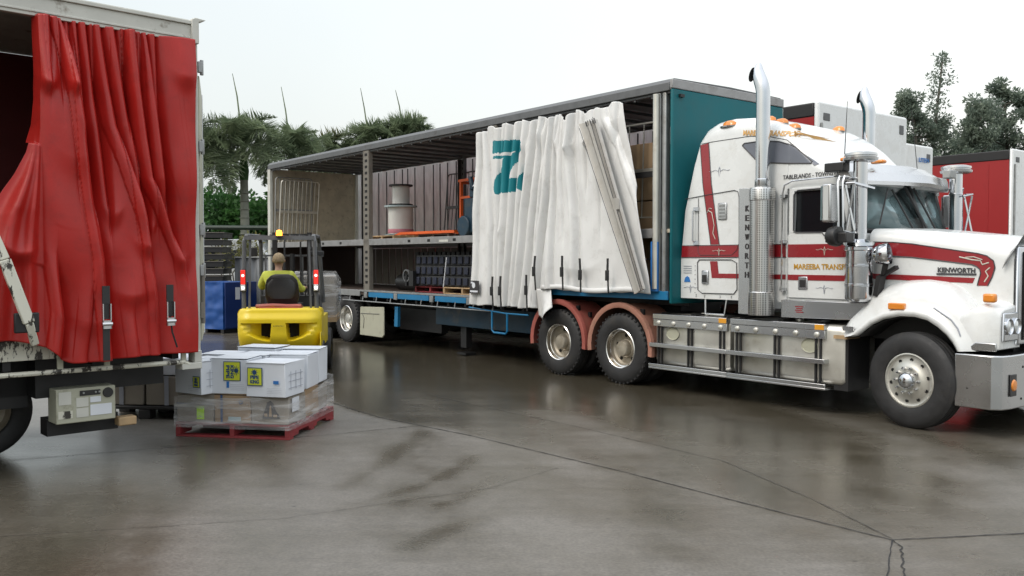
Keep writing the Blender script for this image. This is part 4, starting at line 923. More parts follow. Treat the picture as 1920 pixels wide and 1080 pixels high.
WG_ = [([(0, -7.66), (1, -7.50)], .07, .06, -1, 2), ([(0.0, -7.22), (0.44, -7.19), (1, -7.39)], .09, .06, -1, 2), ([(0.0, -7.1), (0.57, -7.04), (1, -6.93)], .07, .05, -1, 2), ([(0.0, -6.99), (0.6, -6.83), (1.0, -6.64)], .09, .07, -1, 2),
       ([(0.0, -6.84), (0.1, -6.81), (0.54, -6.61), (1.0, -6.43)], .10, .06, -1, 2), ([(0, -6.70), (0.45, -6.50), (0.73, -6.36), (1.0, -6.23)], .07, .05, -1, 2), ([(0.01, -6.58), (0.54, -6.31), (1.0, -6.04)], .11, .08, -1, 2), ([(0.01, -6.39), (0.53, -6.09), (1.0, -5.86)], .10, .07, -1, 2),
       ([(0, -6.22), (.5, -5.98), (1, -5.78)], .06, .05, .35, 2), ([(0.02, -6.05), (0.55, -5.78), (1.0, -5.64)], .12, .09, -1, 2), ([(0.01, -5.64), (0.65, -5.66), (0.95, -5.58)], .10, .07, -1, 2), ([(0.0, -5.36), (0.64, -5.45), (1.0, -5.43)], .05, .05, .30, 2),
       ([(0.01, -5.08), (0.41, -5.11), (0.81, -5.25), (1.0, -5.2)], .12, .10, -1, 2), ([(0.36, -4.83), (0.74, -4.92), (1.0, -4.98)], .06, .06, .55, 2), ([(0.02, -4.51), (0.62, -4.62), (0.99, -4.70)], .04, .06, .3, 2), ([(0.2, -3.60), (0.41, -3.68), (0.63, -3.93), (0.94, -4.39), (1, -4.42)], .05, .10, .12, 2), ([(.6, -4.25), (1, -4.22)], .05, .04, .75, 2),
       ([(.7, -6.95), (1, -6.80)], .05, .03, .80, 2), ([(.7, -5.95), (1, -5.75)], .06, .03, .78, 2), ([(.7, -5.52), (1, -5.50)], .06, .03, .80, 2), ([(.7, -5.36), (1, -5.32)], .05, .03, .84, 2), ([(.7, -5.10), (1, -5.05)], .05, .03, .86, 2)]
def wc(u, v):
    h = v; x = (-7.78 + 4.22 * u) * (1 - h ** 1.15) + (-7.62 + 3.50 * u) * h ** 1.15
    d = grooves(x, h, WG_)
    for xc, hc, am, wu, wh in ((-5.93, .90, .06, .05, .05), (-5.27, .83, .09, .05, .03), (-5.60, .84, .06, .04, .04), (-4.86, .84, .10, .06, .03), (-4.30, .90, .05, .12, .05), (-6.3, .86, .05, .05, .04), (-6.95, .42, .03, .05, .02), (-5.0, .12, .04, .3, .03)):
        dx = (x - xc) / wu; dy = (h - hc - .02 * dx * dx) / wh; d -= am * math.exp(-dx * dx) * (math.exp(-dy * dy * .5) if dy < 0 else math.exp(-dy * .5))
    d += mnoise.noise(Vector((x * 1.4, h * 2.2, 2.2))) * .05 + mnoise.noise(Vector((x * 4, h * 6, 7.2))) * .014
    zt = 4.05 - .06 * abs(math.sin(x * 7.5 + .6)) ** 3 - .09 * max(0, 1 - (x + 7.62) / .2) - .05 * math.exp(-((x + 4.75) / .18) ** 2) - .07 * math.exp(-((x + 5.35) / .12) ** 2)
    zb = 1.02 + .32 * sm((x + 6.02) / .05) + .012 * math.sin(x * 11); z = zb + (zt - zb) * h
    return (x, -.115 + d, z)
c = MB(); c.grid(wc, 460, 170)
fm = []
for f in c.f:
    p = [c.v[i] for i in f]; mx_, mz_ = sum(q[0] for q in p) / 4, sum(q[2] for q in p) / 4
    fm.append(1 if (mz_ > 2.8 and mx_ < -6.1 and any(pip(mx_, mz_, L_) for L_ in LT)) else 0)
c.m = fm; cu = c.build('side_curtain', ['white_curtain', 'teal_print'], TR, smooth=180, solid=.004, norm=False)
b = MB(); b.grid(lambda u, v: (-6.02 + .36 * u + .10 * (1 - v) * u, -.13 + .10 * math.sin(u * 5 + 1) * (1 - v) + .03 * v, 1.34 - (1 - v) * (.42 + .12 * math.sin(u * 4)) * (1 - .15 * u)), 16, 14); b.build('loose_curtain_flap', 'white_curtain', cu, solid=.004)
b = MB(); b.grid(lambda u, v: (-5.85 + 2.2 * u, -.135 + .02 * math.sin(12 * u), 1.33 + .07 * v + .02 * math.sin(9 * u)), 30, 2); b.build('curtain_hem', 'white_curtain', cu, solid=.012)
for x, z0, z1 in ((-7.02, 1.0, 1.52), (-6.80, 1.0, 1.53), (-6.13, 1.0, 1.56), (-5.91, 1.34, 1.86), (-5.27, 1.36, 1.86), (-4.88, 1.33, 1.82), (-4.29, 1.34, 1.82)):
    b = MB(); k = random.uniform(-.02, .03); b.bar((x, -.215, z1), (x + k, -.225, z1 - .2), .035, .012); b.bar((x + k, -.222, z1 - .18), (x + k * .3, -.20, z0 - .02), .028, .008)
    st = b.build('tension_strap', 'black_plastic', cu); b = MB(); b.box(x - .028 + k, x + .028 + k, -.25, -.215, z1 - .32, z1 - .17); b.build('buckle', 'black_steel', st, bev=.008)
b = MB(); b.box(-7.72, -7.45, -.185, -.18, 1.22, 1.44); nb = b.build('printed_notice', 'ink_dark', cu)
b = MB(); b.lathe([(0, -.188), (.05, -.188)], (-7.6, 0, 1.36), 'y', 14); b.box(-7.70, -7.48, -.188, -.186, 1.24, 1.27); b.box(-7.68, -7.62, -.188, -.186, 1.39, 1.42); b.build('notice_print', 'carton_white', nb)
# loose aluminium pole/profile leaning across the curtain
ap = thing('aluminium_side_profile', 'long battered white aluminium profile leaning diagonally across the drawn white curtain', 'side profile', 'T', (-3.62, -.2, 1.36))
b = MB(); A_, B_ = Vector((-4.66, -.24, 3.80)), Vector((-3.60, -.26, 1.37)); d = (B_ - A_).normalized(); sd = Vector((-d.z, 0, d.x)) * -1
v = []
prof = [(-.17, .0), (-.15, -.03), (-.12, -.035), (-.10, -.012), (-.07, -.012), (-.05, -.04), (.0, -.045), (.04, -.02), (.12, -.02), (.17, -.035), (.18, .0)]
rs = []
for P, sc, sk in ((A_, 1.0, .12), (B_, .55, 0)):
    rs.append([P + sd * a * sc + Vector((0, bb, 0)) + d * (-a * sk * 3) for a, bb in prof])
b.rings(rs, True, True); b.build('profile_channel', 'profile_grey', ap, smooth=25)
b = MB()
for a_ in (-.125, -.06, .01, .185):
    b.tube([A_ + sd * a_ + Vector((0, -.035, 0)), B_ + sd * a_ * .55 + Vector((0, -.035, 0))], .006, 4)
for i in range(5): b.bar(A_ + sd * (-.15 + i * .045) + Vector((0, -.04, 0)) + d * (.03 - i * .012), A_ + sd * (-.15 + i * .045) + Vector((0, -.04, 0)) + d * (.11 - i * .012), .010)
b.build('profile_groove', 'dark_line', ap)
b = MB(); b.box(-4.12, -3.99, -.292, -.285, 2.50, 2.66); b.xf(Matrix.Identity(4)); b.build('profile_patch', 'profile_grey', ap, bev=.01)
# ------------------------------------------------------------------ load on the trailer
def gate(label, x, y, z, wd, hh, rot, lean, leanaxis='X', m='galv', n=9, grp='tube gates stowed in the trailer'):
    g_ = thing('tube_gate', label, 'gate', 'T', (x, y, z), rot, grp, local=True); g_.rotation_euler = (Matrix.Rotation(FR['T'][1] + rot, 3, 'Z') @ Matrix.Rotation(lean, 3, 'X')).to_euler()
    r = .016; q = MB(); a = .07; q.tube([(0, 0, 0), (0, 0, hh - a), (a * .3, 0, hh - a * .3), (a, 0, hh), (wd - a, 0, hh), (wd - a * .3, 0, hh - a * .3), (wd, 0, hh - a), (wd, 0, 0), (0, 0, .01)], r, 7); q.build('frame', m, g_)
    q = MB()
    for i in range(1, n): q.tube([(wd * i / n, .0, .01), (wd * i / n, .0, hh - .01)], .009, 5)
    q.build('bars', m, g_); q = MB().box(.02, wd - .02, -.012, .012, hh * .48, hh * .52); q.build('cross_rail', m, g_)
gate('galvanised tube gate leaning on the plywood rear board, left end of the open trailer', X0 + .35, .12, 2.23, 1.05, 1.58, R(92), R(7), m='alloy')
gate('second tube gate standing behind the leaning one at the trailer rear', X0 + .16, .10, 2.23, 1.0, 1.66, R(90), R(3))
gate('dark tube gate against the far side behind the drums', -12.35, 2.38, 2.23, 1.25, 1.55, 0, R(-5), m='grey_steel')
gate('dark tube gate standing right of the far post, behind the orange frame', -8.6 - 2.7, 2.40, 2.23, 1.2, 1.45, 0, R(-4), m='grey_steel')
gate('bright tube gate holding the cartons at the trailer front, right of the curtain', -4.62, .22, 2.40, .86, 1.35, 0, R(-2), n=3, m='alloy')
# lower panels of boards standing in the dark bay
b = MB()
for i in range(13): b.box(-13.4 + i * .19, -13.27 + i * .19, 2.28, 2.32, 1.5, 1.98)
o = b.build('stacked_panel', 'grey_steel', None, off=(0, 0, 0)); p_ = wpt('T', 0, 0); o.location = (p_[0], p_[1], 0); o.rotation_euler = (0, 0, TA); tag(o, 'row of dark upright panels in the lower bay of the trailer behind the rear post', 'panels')
def drum(name, x, y, z, r, h, cr_, label, m1, fl='drum_flange', band=None):
    d = thing(name, label, 'cable drum', 'T', (x, y, z), 0, 'cable drums on the upper deck', local=True)
    MB().lathe([(cr_, 0), (r, 0), (r, .035), (cr_, .04), (cr_, h * .25), (cr_ * 1.02, h * .5), (cr_, h - .035)], (0, 0, 0), 'z', 32).build('wound_cable', m1, d)
    MB().lathe([(0, 0), (r, 0), (r, .035), (0, .035)], (0, 0, 0), 'z', 32).build('flange', fl, d); MB().lathe([(0, h - .035), (r, h - .035), (r, h), (0, h)], (0, 0, 0), 'z', 32).build('flange', fl, d)
    if band: MB().lathe([(cr_ + .006, h * .08), (cr_ + .012, h * .10), (cr_ + .012, h * .2), (cr_ + .006, h * .22)], (0, 0, 0), 'z', 32).build('cable_band', band, d)
    return d
DX, DY = -12.05, 1.05
drum('cable_drum', DX, DY, 2.325, .36, .66, .27, 'wide white cable drum with pink band, standing on a timber pallet, lower of two', 'drum_white', 'drum_flange', 'drum_pink')
drum('cable_drum', DX + .01, DY, 2.985, .26, .46, .19, 'narrow white cable drum with dark top flange, stacked on the wider drum', 'drum_white', 'black_steel')
def pallet(label, fr, x, y, z, w_, d_, h, m, rot=0, grp='pallets', thick=1):
    p = thing('pallet', label, 'pallet', fr, (x, y, z), rot, grp, local=True)
    bt = .022; n = 6; q = MB(); bw = w_ / (n + (n - 1) * .35)
    for i in range(n): yy = i * bw * 1.35 * d_ / w_; q.box(0, w_, yy, yy + bw * d_ / w_, h - bt, h)
    q.build('deck_boards', m, p, bev=.003)
    for i in range(3):
        xx = (0, w_ / 2 - .025, w_ - .05)[i]; q = MB()
        pr = [(0, .0), (.18 * d_, .0), (.20 * d_, .035), (.40 * d_, .035), (.42 * d_, .0), (.58 * d_, 0), (.60 * d_, .035), (.80 * d_, .035), (.82 * d_, 0), (d_, 0), (d_, h - bt - .002), (0, h - bt - .002)]
        pr = [(a, bb + bt + .002 if bb < h - bt - .01 else bb) for a, bb in pr]; q.prismx(pr, xx, xx + .05); q.build('bearer', m, p)
    q = MB()
    for yy in (0, .45 * d_, d_ - .1): q.box(0, w_, yy, yy + .1, 0, bt)
    q.build('bottom_boards', m, p, bev=.003)
    return p
pallet('timber pallet under the two cable drums on the upper deck', 'T', DX - .5, DY - .48, 2.224, 1.0, .95, .10, 'timber', grp='pallets on the trailer')
pallet('dark pallet under the flat orange frame on the upper deck', 'T', -10.55, .55, 2.224, 1.1, 1.0, .09, 'dark_board', grp='pallets on the trailer')
of = thing('flat_orange_frame', 'flat orange steel frame lying on a dark pallet right of the cable drums', 'steel frame', 'T', (-10.6, .5, 2.316), R(3), local=True)
b = MB()
for y in (0, .5, 1.0): b.bar((-.5, y, .03), (1.35, y, .03), .06, .05)
for x in (-.45, .1, .7, 1.3): b.bar((x, 0, .03), (x, 1.0, .03), .058, .048)
b.build('frame_tubes', 'orange_frame', of); b = MB(); b.prism([(-.75, .0), (-.5, .0), (-.5, .06)], 0, 1.0); b.build('frame_tip', 'orange_frame', of)
of = thing('upright_orange_frame', 'upright orange steel frame beside the left edge of the drawn curtain', 'steel frame', 'T', (-9.80, 1.1, 2.24), R(-6), local=True)
b = MB(); b.bar((0, 0, 0), (0, 0, 1.12), .06, .05); b.bar((.5, 0, 0), (.5, 0, 1.12), .06, .05); b.bar((-.08, 0, 1.14), (.62, 0, 1.14), .06, .05); b.bar((0, 0, .8), (.5, 0, .8), .045); b.bar((.25, 0, 0), (.25, 0, .8), .04)
b.bar((0, .6, 0), (0, .6, 1.1), .06, .05); b.bar((0, 0, 1.1), (0, .6, 1.1), .05); b.bar((0, 0, .1), (0, .6, .1), .05); b.build('frame_tubes', 'orange_frame', of)
mc = thing('wrapped_machine', 'dark machine with white top beside the left edge of the white curtain, upper deck', 'machine', 'T', (-8.75, 1.0, 2.22), 0, local=True)
b = MB(); b.box(-.32, .45, -.35, .35, .1, .75); b.box(-.22, .4, -.3, .3, .76, .95); b.tube([(-.3, -.4, .22), (-.3, .4, .22)], .2, 14); b.tube([(-.1, -.3, .9), (-.18, -.3, 1.15)], .05, 8); b.build('machine_body', 'dark_blue_paint', mc, bev=.04)
b = MB(); b.lathe([(0, 1.28), (.10, 1.26), (.2, 1.12), (.27, 1.0), (.3, .96)], (0, -.05, 0), 'z', 12); b.build('cloth_top', 'carton_white', mc)
# lower bay load
pallet('orange-brown pallet in the lower bay under black castings', 'T', -9.15, .22, 1.155, 1.25, 1.1, .13, 'timber', grp='pallets on the trailer')
pallet('reddish pallet left of the orange-brown one in the lower bay', 'T', -10.35, .35, 1.155, 1.1, 1.0, .12, 'pallet_red', grp='pallets on the trailer')
def casting(x, y, z, lab, n=11):
    k = thing('ribbed_black_crate', lab, 'crate', 'T', (x, y, z), 0, 'black crates in the lower bay', local=True); q = MB(); q.box(0, 2.3, 0, .9, 0, .19); kb = q.build('crate_body', 'black_plastic', k, bev=.01); q = MB()
    for i in range(n): q.box(.04 + i * .205, .17 + i * .205, -.03, -.001, .02, .16)
    q.build('crate_rib', 'navy_cloth', k, bev=.012)
for i, (l_) in enumerate(('bottom ribbed black crate on the lower bay pallets', 'middle ribbed black crate in the lower bay stack', 'top ribbed black crate in the lower bay stack')): casting(-10.25 + i * .02, .30, 1.30 + i * .20, l_)
o = MB().tube([(0, 0, 0), (.14, -.02, .55)], .012, 6).build('white_rod', 'carton_white', None); p_ = wpt('T', -9.05, .16); o.location = (p_[0], p_[1], 1.29); o.rotation_euler = (0, 0, TA); tag(o, 'thin white rod leaning on the black crates in the lower bay', 'rod')
k = thing('black_roll', 'long black roll lying along the lower bay left of the crates', 'roll', 'T', (-11.4, .8, 1.155), 0, local=True); b = MB(); b.tube([(-.2, 0, .17), (1.0, 0, .17)], .17, 18); b.build('roll_sheet', 'black_plastic', k); b = MB(); b.tube([(-.1, .36, .16), (1.0, .36, .16)], .16, 18); b.build('roll_sheet', 'black_plastic', k)
k = thing('hand_winch', 'small black winch wheel beside the ribbed crates in the lower bay', 'winch', 'T', (-10.45, .22, 1.28), 0, local=True); b = MB(); b.lathe([(.10, -.02), (.13, -.02), (.13, .02), (.10, .02), (.10, -.02)], (0, 0, .20), 'y', 20); b.build('winch_rim', 'grey_steel', k)
b = MB(); b.bar((-.1, 0, .13), (.1, 0, .27), .02); b.bar((.1, 0, .13), (-.1, 0, .27), .02); b.bar((.0, 0, 0), (0, 0, .2), .05); b.box(.12, .28, -.03, .1, .0, .3); b.build('winch_frame', 'black_steel', k)
# cartons behind the front gate
for i, (z, lab) in enumerate(((1.40, 'lowest'), (1.82, 'second'), (2.24, 'third'), (2.66, 'fourth'), (3.08, 'topmost'))):
    k = thing('stowed_carton', '%s brown carton of the column stowed behind the bright gate at the trailer front' % lab, 'carton', 'T', (-4.55, .35, z), 0, 'cartons behind the front gate', local=True); q = MB(); q.box(0, .62, 0, .8, 0, .40); cb = q.build('carton_body', 'carton_brown', k, bev=.01); MB().box(.28, .34, -.003, -.0005, .0, .40).build('carton_tape', 'timber', cb)
b = MB(); b.box(-4.6, -3.72, .12, .16, 2.96, 3.04); b.build('restraint_board', 'black_steel', TR)
# ------------------------------------------------------------------ left truck with the red curtain
LT_ = thing('red_curtain_truck', 'worn white truck body with a bunched red curtain, left edge of the photo', 'truck', 'L', (-3, 1.2, 0))
b = MB(); b.box(-9, .0, .02, 2.4, 3.98, 4.03); b.build('roof', 'old_white', LT_)
b = MB(); b.box(-9, .0, -.04, .02, 3.81, 3.97); b.box(-9, .02, -.06, .06, 3.972, 4.005); b.box(-9, 0, -.05, -.041, 3.84, 3.86); b.build('curtain_rail', 'old_white', LT_, bev=.008)
b = MB(); b.prism([(-.02, 3.80), (.05, 3.80), (.05, 4.0), (.12, 4.03), (.02, 4.04), (-.02, 4.02)], -.07, .05); b.build('corner_cap', 'old_white', LT_, bev=.008)
b = MB(); b.box(-9, -.02, 2.36, 2.40, .95, 3.97); b.box(-9, -8.96, 0, 2.36, .95, 3.97); b.build('far_wall', 'shaded_red_curtain', LT_)
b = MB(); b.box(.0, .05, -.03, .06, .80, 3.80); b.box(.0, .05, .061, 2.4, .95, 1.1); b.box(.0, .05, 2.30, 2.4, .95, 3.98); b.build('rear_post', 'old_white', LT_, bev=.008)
b = MB(); b.box(-.04, .0, .07, 2.29, 1.0, 3.97); b.build('rear_door_panel', 'shaded_red_curtain', LT_)
b = MB()
for z in (3.60, 2.86, 2.08, 1.70): b = MB(); b.box(.052, .09, -.035, .02, z - .05, z + .05); b.tube([(.10, .0, z - .07), (.10, .0, z + .07)], .018, 8); b.build('door_hinge', 'galv', LT_, bev=.004)
b = MB(); b.tube([(.085, -.01, 1.75), (.085, -.01, 1.2)], .02, 8); b.box(.055, .09, -.03, .03, 1.25, 1.4); b.build('door_lock_bar', 'post_steel', LT_)
b = MB(); b.box(0, 1.15, 0, .035, 0, 2.50); b.xf(Matrix.Translation((.09, .03, 1.03)) @ Matrix.Rotation(R(65.3), 4, 'Z')); b.build('open_rear_door', 'cream', LT_, bev=.01)
b = MB(); b.box(1.151, 1.185, -.005, .04, -.01, 2.52); b.xf(Matrix.Translation((.09, .03, 1.03)) @ Matrix.Rotation(R(65.3), 4, 'Z')); b.build('door_edge', 'carton_white', LT_)
b = MB(); b.box(-9, .0, .0, 2.38, .97, 1.08); b.build('deck', 'black_steel', LT_)
b = MB(); b.box(-9, -1.26, -.03, -.001, .965, 1.13); b.prism([(-1.26, 1.10), (-1.26, .966), (-.95, .966), (-1.0, 1.0)], -.03, -.001); b.build('side_board', 'chipped_white', LT_, bev=.004)
b = MB(); b.tube([(-9, -.04, .87), (-.12, -.04, .852), (-.02, -.03, .80)], .022, 8)
b.build('tie_rail', 'chipped_white', LT_)
for x in (-1.18, -.80, -.12, -2.2, -3.2): MB().box(x - .022, x + .022, -.045, -.02, .86, .99).build('rail_post', 'cream', LT_)
b = MB(); b.box(-.14, .05, -.055, .1, .78, .84); b.box(-.02, .05, -.05, .1, .84, .95); b.build('rear_corner_bracket', 'old_white', LT_, bev=.006)
b = MB(); b.box(-8.8, -.1, .5, .62, .6, .965); b.box(-8.8, -.1, 1.75, 1.87, .6, .965); b.prism([(-1.3, .965), (-.35, .965), (-.72, .60), (-1.3, .60)], .25, 2.1); b.box(-1.2, -.6, .3, .5, .25, .40)
for i in range(12): b.box(-.2 - i * .7, -.14 - i * .7, .03, 2.3, .88, .965)
b.prismx([(.35, .38), (.6, .38), (.55, .25), (.4, .25)], -1.1, -.75); b.build('chassis', 'black_steel', LT_)
MB().box(-3.9, -1.3, .5, .9, .5, .9).build('under_tray', 'black_steel', LT_)
b = MB(); b.box(-1.19, -.70, .06, .30, .385, .685); tb = b.build('control_box', 'cream', LT_, bev=.008)
b = MB(); b.box(-1.0, -.83, .054, .059, .615, .66); b.lathe([(.045, .06), (.042, .045), (0, .045)], (-.765, 0, .625), 'y', 18); b.build('gauge_panel', 'black_plastic', tb)
b = MB(); b.box(-1.03, -.93, .055, .059, .52, .60); b.box(-1.17, -1.07, .055, .059, .55, .66); b.box(-1.03, -.93, .055, .0591, .43, .51); b.build('plate_sticker', 'old_white', tb)
b = MB(); b.box(-.915, -.825, .055, .059, .55, .60); b.box(-.915, -.735, .055, .059, .435, .53); b.build('white_sticker', 'carton_white', tb, bev=.001)
b = MB(); b.box(-1.175, -1.06, .055, .059, .43, .495); b.build('worn_sticker', 'chipped_white', tb)
b = MB()
for x, y in ((-.87, .053), (-.84, .053), (-.97, .053)): b.lathe([(.010, 0), (.008, -.008), (0, -.008)], (x, y, .64), 'y', 8)
b.build('knob', 'galv', tb)
b = MB(); b.box(-.66, -.50, .10, .22, .30, .38); b.build('timber_chock', 'timber', LT_, bev=.012)
for x in (-1.55, -2.6):
    for y, s in ((.95, 1), (2.1, -1)): wheel(LT_, x, y, .42, 'x', s, r=.42, w=.25, detail=False)
# red curtain
RG_ = [([(0, -.80), (.3, -.83), (.68, -.98), (.845, -1.03), (1, -1.12)], .13, .11, -1, 2), ([(.4, -.90), (.58, -.94), (.72, -.965), (1, -1.0)], .09, .05, .46, 2), ([(.3, -.76), (.5, -.80), (1, -.92)], .10, .06, .40, 2),
       ([(0, -.35), (.17, -.37), (.42, -.47), (.7, -.70), (1, -.80)], .11, .09, -1, 2), ([(.3, -.45), (.35, -.46), (.57, -.52), (1, -.69)], .10, .06, .36, 2), ([(.2, -.08), (.30, -.12), (.55, -.40), (1, -.53)], .11, .09, .27, 2), ([(.45, -.24), (.65, -.30), (1, -.43)], .09, .05, .48, 2), ([(.3, -.22), (.6, -.29), (1, -.35)], .08, .08, .42, 2),
       ([(.6, -1.26), (1, -1.23)], .08, .05, .80, 2), ([(.7, -1.16), (1, -1.165)], .07, .03, .80, 2), ([(.7, -1.06), (1, -1.06)], .06, .03, .84, 2), ([(.7, -.86), (1, -.87)], .05, .03, .80, 2), ([(.7, -.60), (1, -.62)], .06, .03, .72, 2), ([(.7, -.47), (1, -.48)], .05, .03, .78, 2), ([(0, -1.20), (.12, -1.17), (.3, -1.22)], .12, .10, -1, .27), ([(.02, -1.0), (.25, -.92)], .04, .10, -1, .2),
       ([(0, -.56), (.25, -.62)], .03, .08, -1, .16)]
def rc(u, v):
    h = v
    if u < .16:
        t_ = u / .16; lb = interp(h, [(0, -1.9), (.25, -1.85), (.38, -1.72), (.50, -1.52), (.57, -1.43), (.66, -1.365), (.74, -1.345), (1, -1.34)]); rb = -1.32; x = lb + (rb - lb) * t_
        k = max(0, min(1, (rb - lb - .06) / .3)); d = .10 * (1 - t_) * (h > .6) + .03; d -= k * (.10 * math.exp(-((t_ - .35 - .2 * h) / .16) ** 2) + .07 * math.exp(-((t_ - .80) / .12) ** 2))
        dx = (t_ - .62) / .3; dy = (h - .27 - .03 * dx * dx) / .03; d -= .09 * math.exp(-dx * dx) * (math.exp(-dy * dy) if dy < 0 else math.exp(-dy * .4)) * (h < .55)
        gm = grooves(-1.32, h, RG_) + .04; d += (gm - d) * sm((t_ - .72) / .28)
    else:
        q = (u - .16) / .84; x = -1.32 + 1.305 * q; d = grooves(x, h, RG_) * (1 - sm((q - .93) / .07) * .8) + .04 * math.exp(-q / .04)
    for xc, hc, am2, wx, wh in ((-1.27, .80, .085, .06, .014), (-1.07, .81, .08, .05, .014), (-.76, .44, .075, .06, .02), (-.50, .34, .06, .08, .016), (-.15, .30, .055, .07, .016), (-.62, .19, .05, .13, .018), (-1.08, .60, .03, .12, .03), (-.10, .88, .05, .10, .02), (-.42, .40, .05, .04, .02), (-.95, .12, .03, .15, .02), (-.98, .70, .04, .05, .02)):
        dx = (x - xc) / wx; dy = (h - hc - .012 * dx * dx) / wh; d -= am2 * math.exp(-dx * dx) * (math.exp(-dy * dy * .3) if dy < 0 else math.exp(-dy * .16))
    d += (mnoise.noise(Vector((x * 2.6, h * 3.5, 5.5))) * .06 + mnoise.noise(Vector((x * 8, h * 9, 1.5))) * .012) * (1 - .4 * h)
    zb = .955 + .19 * sm((.30 - u) / .22) + .012 * math.sin(u * 9 + 2) - .02 * math.sin(math.pi * u); z = zb + (3.82 - zb) * h
    bul = .13 * (1 - h) * math.sin(math.pi * min(1, max(0, u) * 1.05))
    return (x, -.11 - bul + d, z)
c = MB(); c.grid(rc, 380, 230); rcu = c.build('red_curtain', 'red_curtain', LT_, smooth=180, solid=.004, norm=False)
for x, z0, z1 in ((-.90, .98, 1.56), (-.36, .98, 1.56)):
    b = MB(); b.box(x - .03, x + .03, -.345, -.33, z1 - .13, z1 + .02); b.box(x - .025, x + .025, -.34, -.33, z1 - .26, z1 - .128)
    if x < -.6: b.box(x - .028, x + .028, -.34, -.33, z0 - .03, z1 - .32)
    else: b.tube([(x, -.34, z1 - .25), (x + .02, -.33, 1.16), (x + .075, -.30, 1.02)], .008, 6)
    st = b.build('tension_strap', 'black_plastic', rcu); b = MB(); b.box(x - .035, x - .027, -.365, -.335, z1 - .34, z1 - .13); b.box(x + .027, x + .035, -.365, -.335, z1 - .34, z1 - .13); b.box(x - .035, x + .035, -.365, -.345, z1 - .34, z1 - .27); b.tube([(x - .04, -.36, z1 - .30), (x + .04, -.36, z1 - .30)], .018, 8); b.build('buckle', 'stainless', st)
b = MB(); b.bar((-1.80, -.30, 2.20), (-1.66, -.36, 1.80), .075, .05, (0, 1, 0)); b.bar((-1.66, -.36, 1.80), (-1.50, -.38, 1.30), .085, .05, (0, 1, 0)); b.bar((-1.50, -.38, 1.30), (-1.44, -.30, 1.12), .06, .045, (0, 1, 0)); lv = b.build('side_gate_arm', 'chipped_white', LT_, bev=.008)
b = MB(); b.box(-1.60, -1.42, -.37, -.33, 1.22, 1.38); b.build('arm_bracket', 'black_steel', lv, bev=.01)
# ------------------------------------------------------------------ red pallet with cartons
PA = math.atan2(-.21, 1.23); PX, PY = -3.43, 8.98
pallet('faded red pallet standing on the wet ground under white cartons', 'W', PX, PY, 0, 1.23, 1.20, .15, 'pallet_red', PA, grp='pallets on the ground')
def pl(x, y): c_, s_ = math.cos(PA), math.sin(PA); return (PX + x * c_ - y * s_, PY + x * s_ + y * c_)
def jit_box(q, w_, d_, h, j=.010):
    s0 = len(q.v); q.box(0, w_, 0, d_, 0, h)
    for i in range(s0, len(q.v)): p = q.v[i]; q.v[i] = (p[0] + random.uniform(-j, j), p[1] + random.uniform(-j, j), p[2] + (random.uniform(-j * 1.3, j * 1.3) if p[2] > 0 else 0))
def carton(x, y, z, w_, d_, h, rot, m, lab, grp, face=None, side=True, fr='pallet'):
    p = pl(x, y); k = thing('carton', lab, 'carton', 'W', (p[0], p[1], z), PA + rot, grp, local=True); q = MB(); jit_box(q, w_, d_, h); q.build('carton_body', m, k, bev=.006)
    fl = MB(); fl.box(-.004, w_ + .004, -.006, d_ * .49, h + .003, h + .008); fl.box(-.002, w_ + .002, d_ * .51, d_ + .004, h + .003, h + .008); fl.build('top_flap', m, k, bev=.002)
    if face: face(k, w_, h, d_)
    return k
def yellow(x, z, s, flip=0, fig=True):
    def f(k, w_, h, d_):
        q = MB().box(x - .008, x + s + .008, -.0135, -.0115, z - .008, z + s * 1.1 + .008); q.build('label_border', 'ink_blue', k)
        q = MB().box(x, x + s, -.0165, -.014, z, z + s * 1.1); lb_ = q.build('printed_label', 'label_yellow', k); t_ = MB()
        if not flip:
            fit(t_, 'PIPE', s * .62, s * .24, (x + s * .2, -.018, z + s * .40), bold=.04); fit(t_, 'KING', s * .62, s * .24, (x + s * .2, -.018, z + s * .10), bold=.04)
            t_.lathe([(0, -.018), (s * .16, -.018), (s * .16, -.016)], (x + s * .5, 0, z + s * .84), 'y', 9)
            for i in range(9): a = i * .7; t_.bar((x + s * .5 + s * .12 * math.cos(a), -.018, z + s * .84 + s * .12 * math.sin(a)), (x + s * .5 + s * .26 * math.cos(a), -.018, z + s * .84 + s * .22 * math.sin(a)), .008, .003)
        else:
            rr_ = Matrix.Rotation(R(90), 4, 'Y')
            for i, wd in enumerate(('PIPE', 'KING')): fit(t_, wd, s * .8, s * .22, (x + s * (.14 + i * .27), -.018, z + s * .92), rr_, bold=.04)
            t_.lathe([(0, -.018), (s * .14, -.018), (s * .14, -.016)], (x + s * .78, 0, z + s * .6), 'y', 9)
            for i in range(9): a = i * .7; t_.bar((x + s * .78, -.018, z + s * .6), (x + s * .78 + s * .19 * math.cos(a), -.018, z + s * .6 + s * .3 * math.sin(a)), .008, .003)
        t_.build('label_print', 'ink_blue', lb_)
        q = MB(); q.box(w_ * .72, w_ * .86, -.014, -.012, h * .40, h * .50) if not flip else q.box(w_ * .45, w_ * .52, -.014, -.012, h * .18, h * .36); q.build('small_blue_sticker', 'sticker_blue', k)
        q = MB()
        for i in range(4): q.box(w_ * .55, w_ * .93, -.0125, -.0115, h * (.12 + .05 * i), h * (.125 + .05 * i))
        for i in range(3): q.box(w_ + .011, w_ + .0135, d_ * .15, d_ * .85, h * (.25 + .2 * i), h * (.262 + .2 * i)); q.box(w_ + .011, w_ + .0135, d_ * (.25 + .25 * i), d_ * (.26 + .25 * i), h * .2, h * .75)
        q.build('fine_print', 'ink_grey', k)
    return f
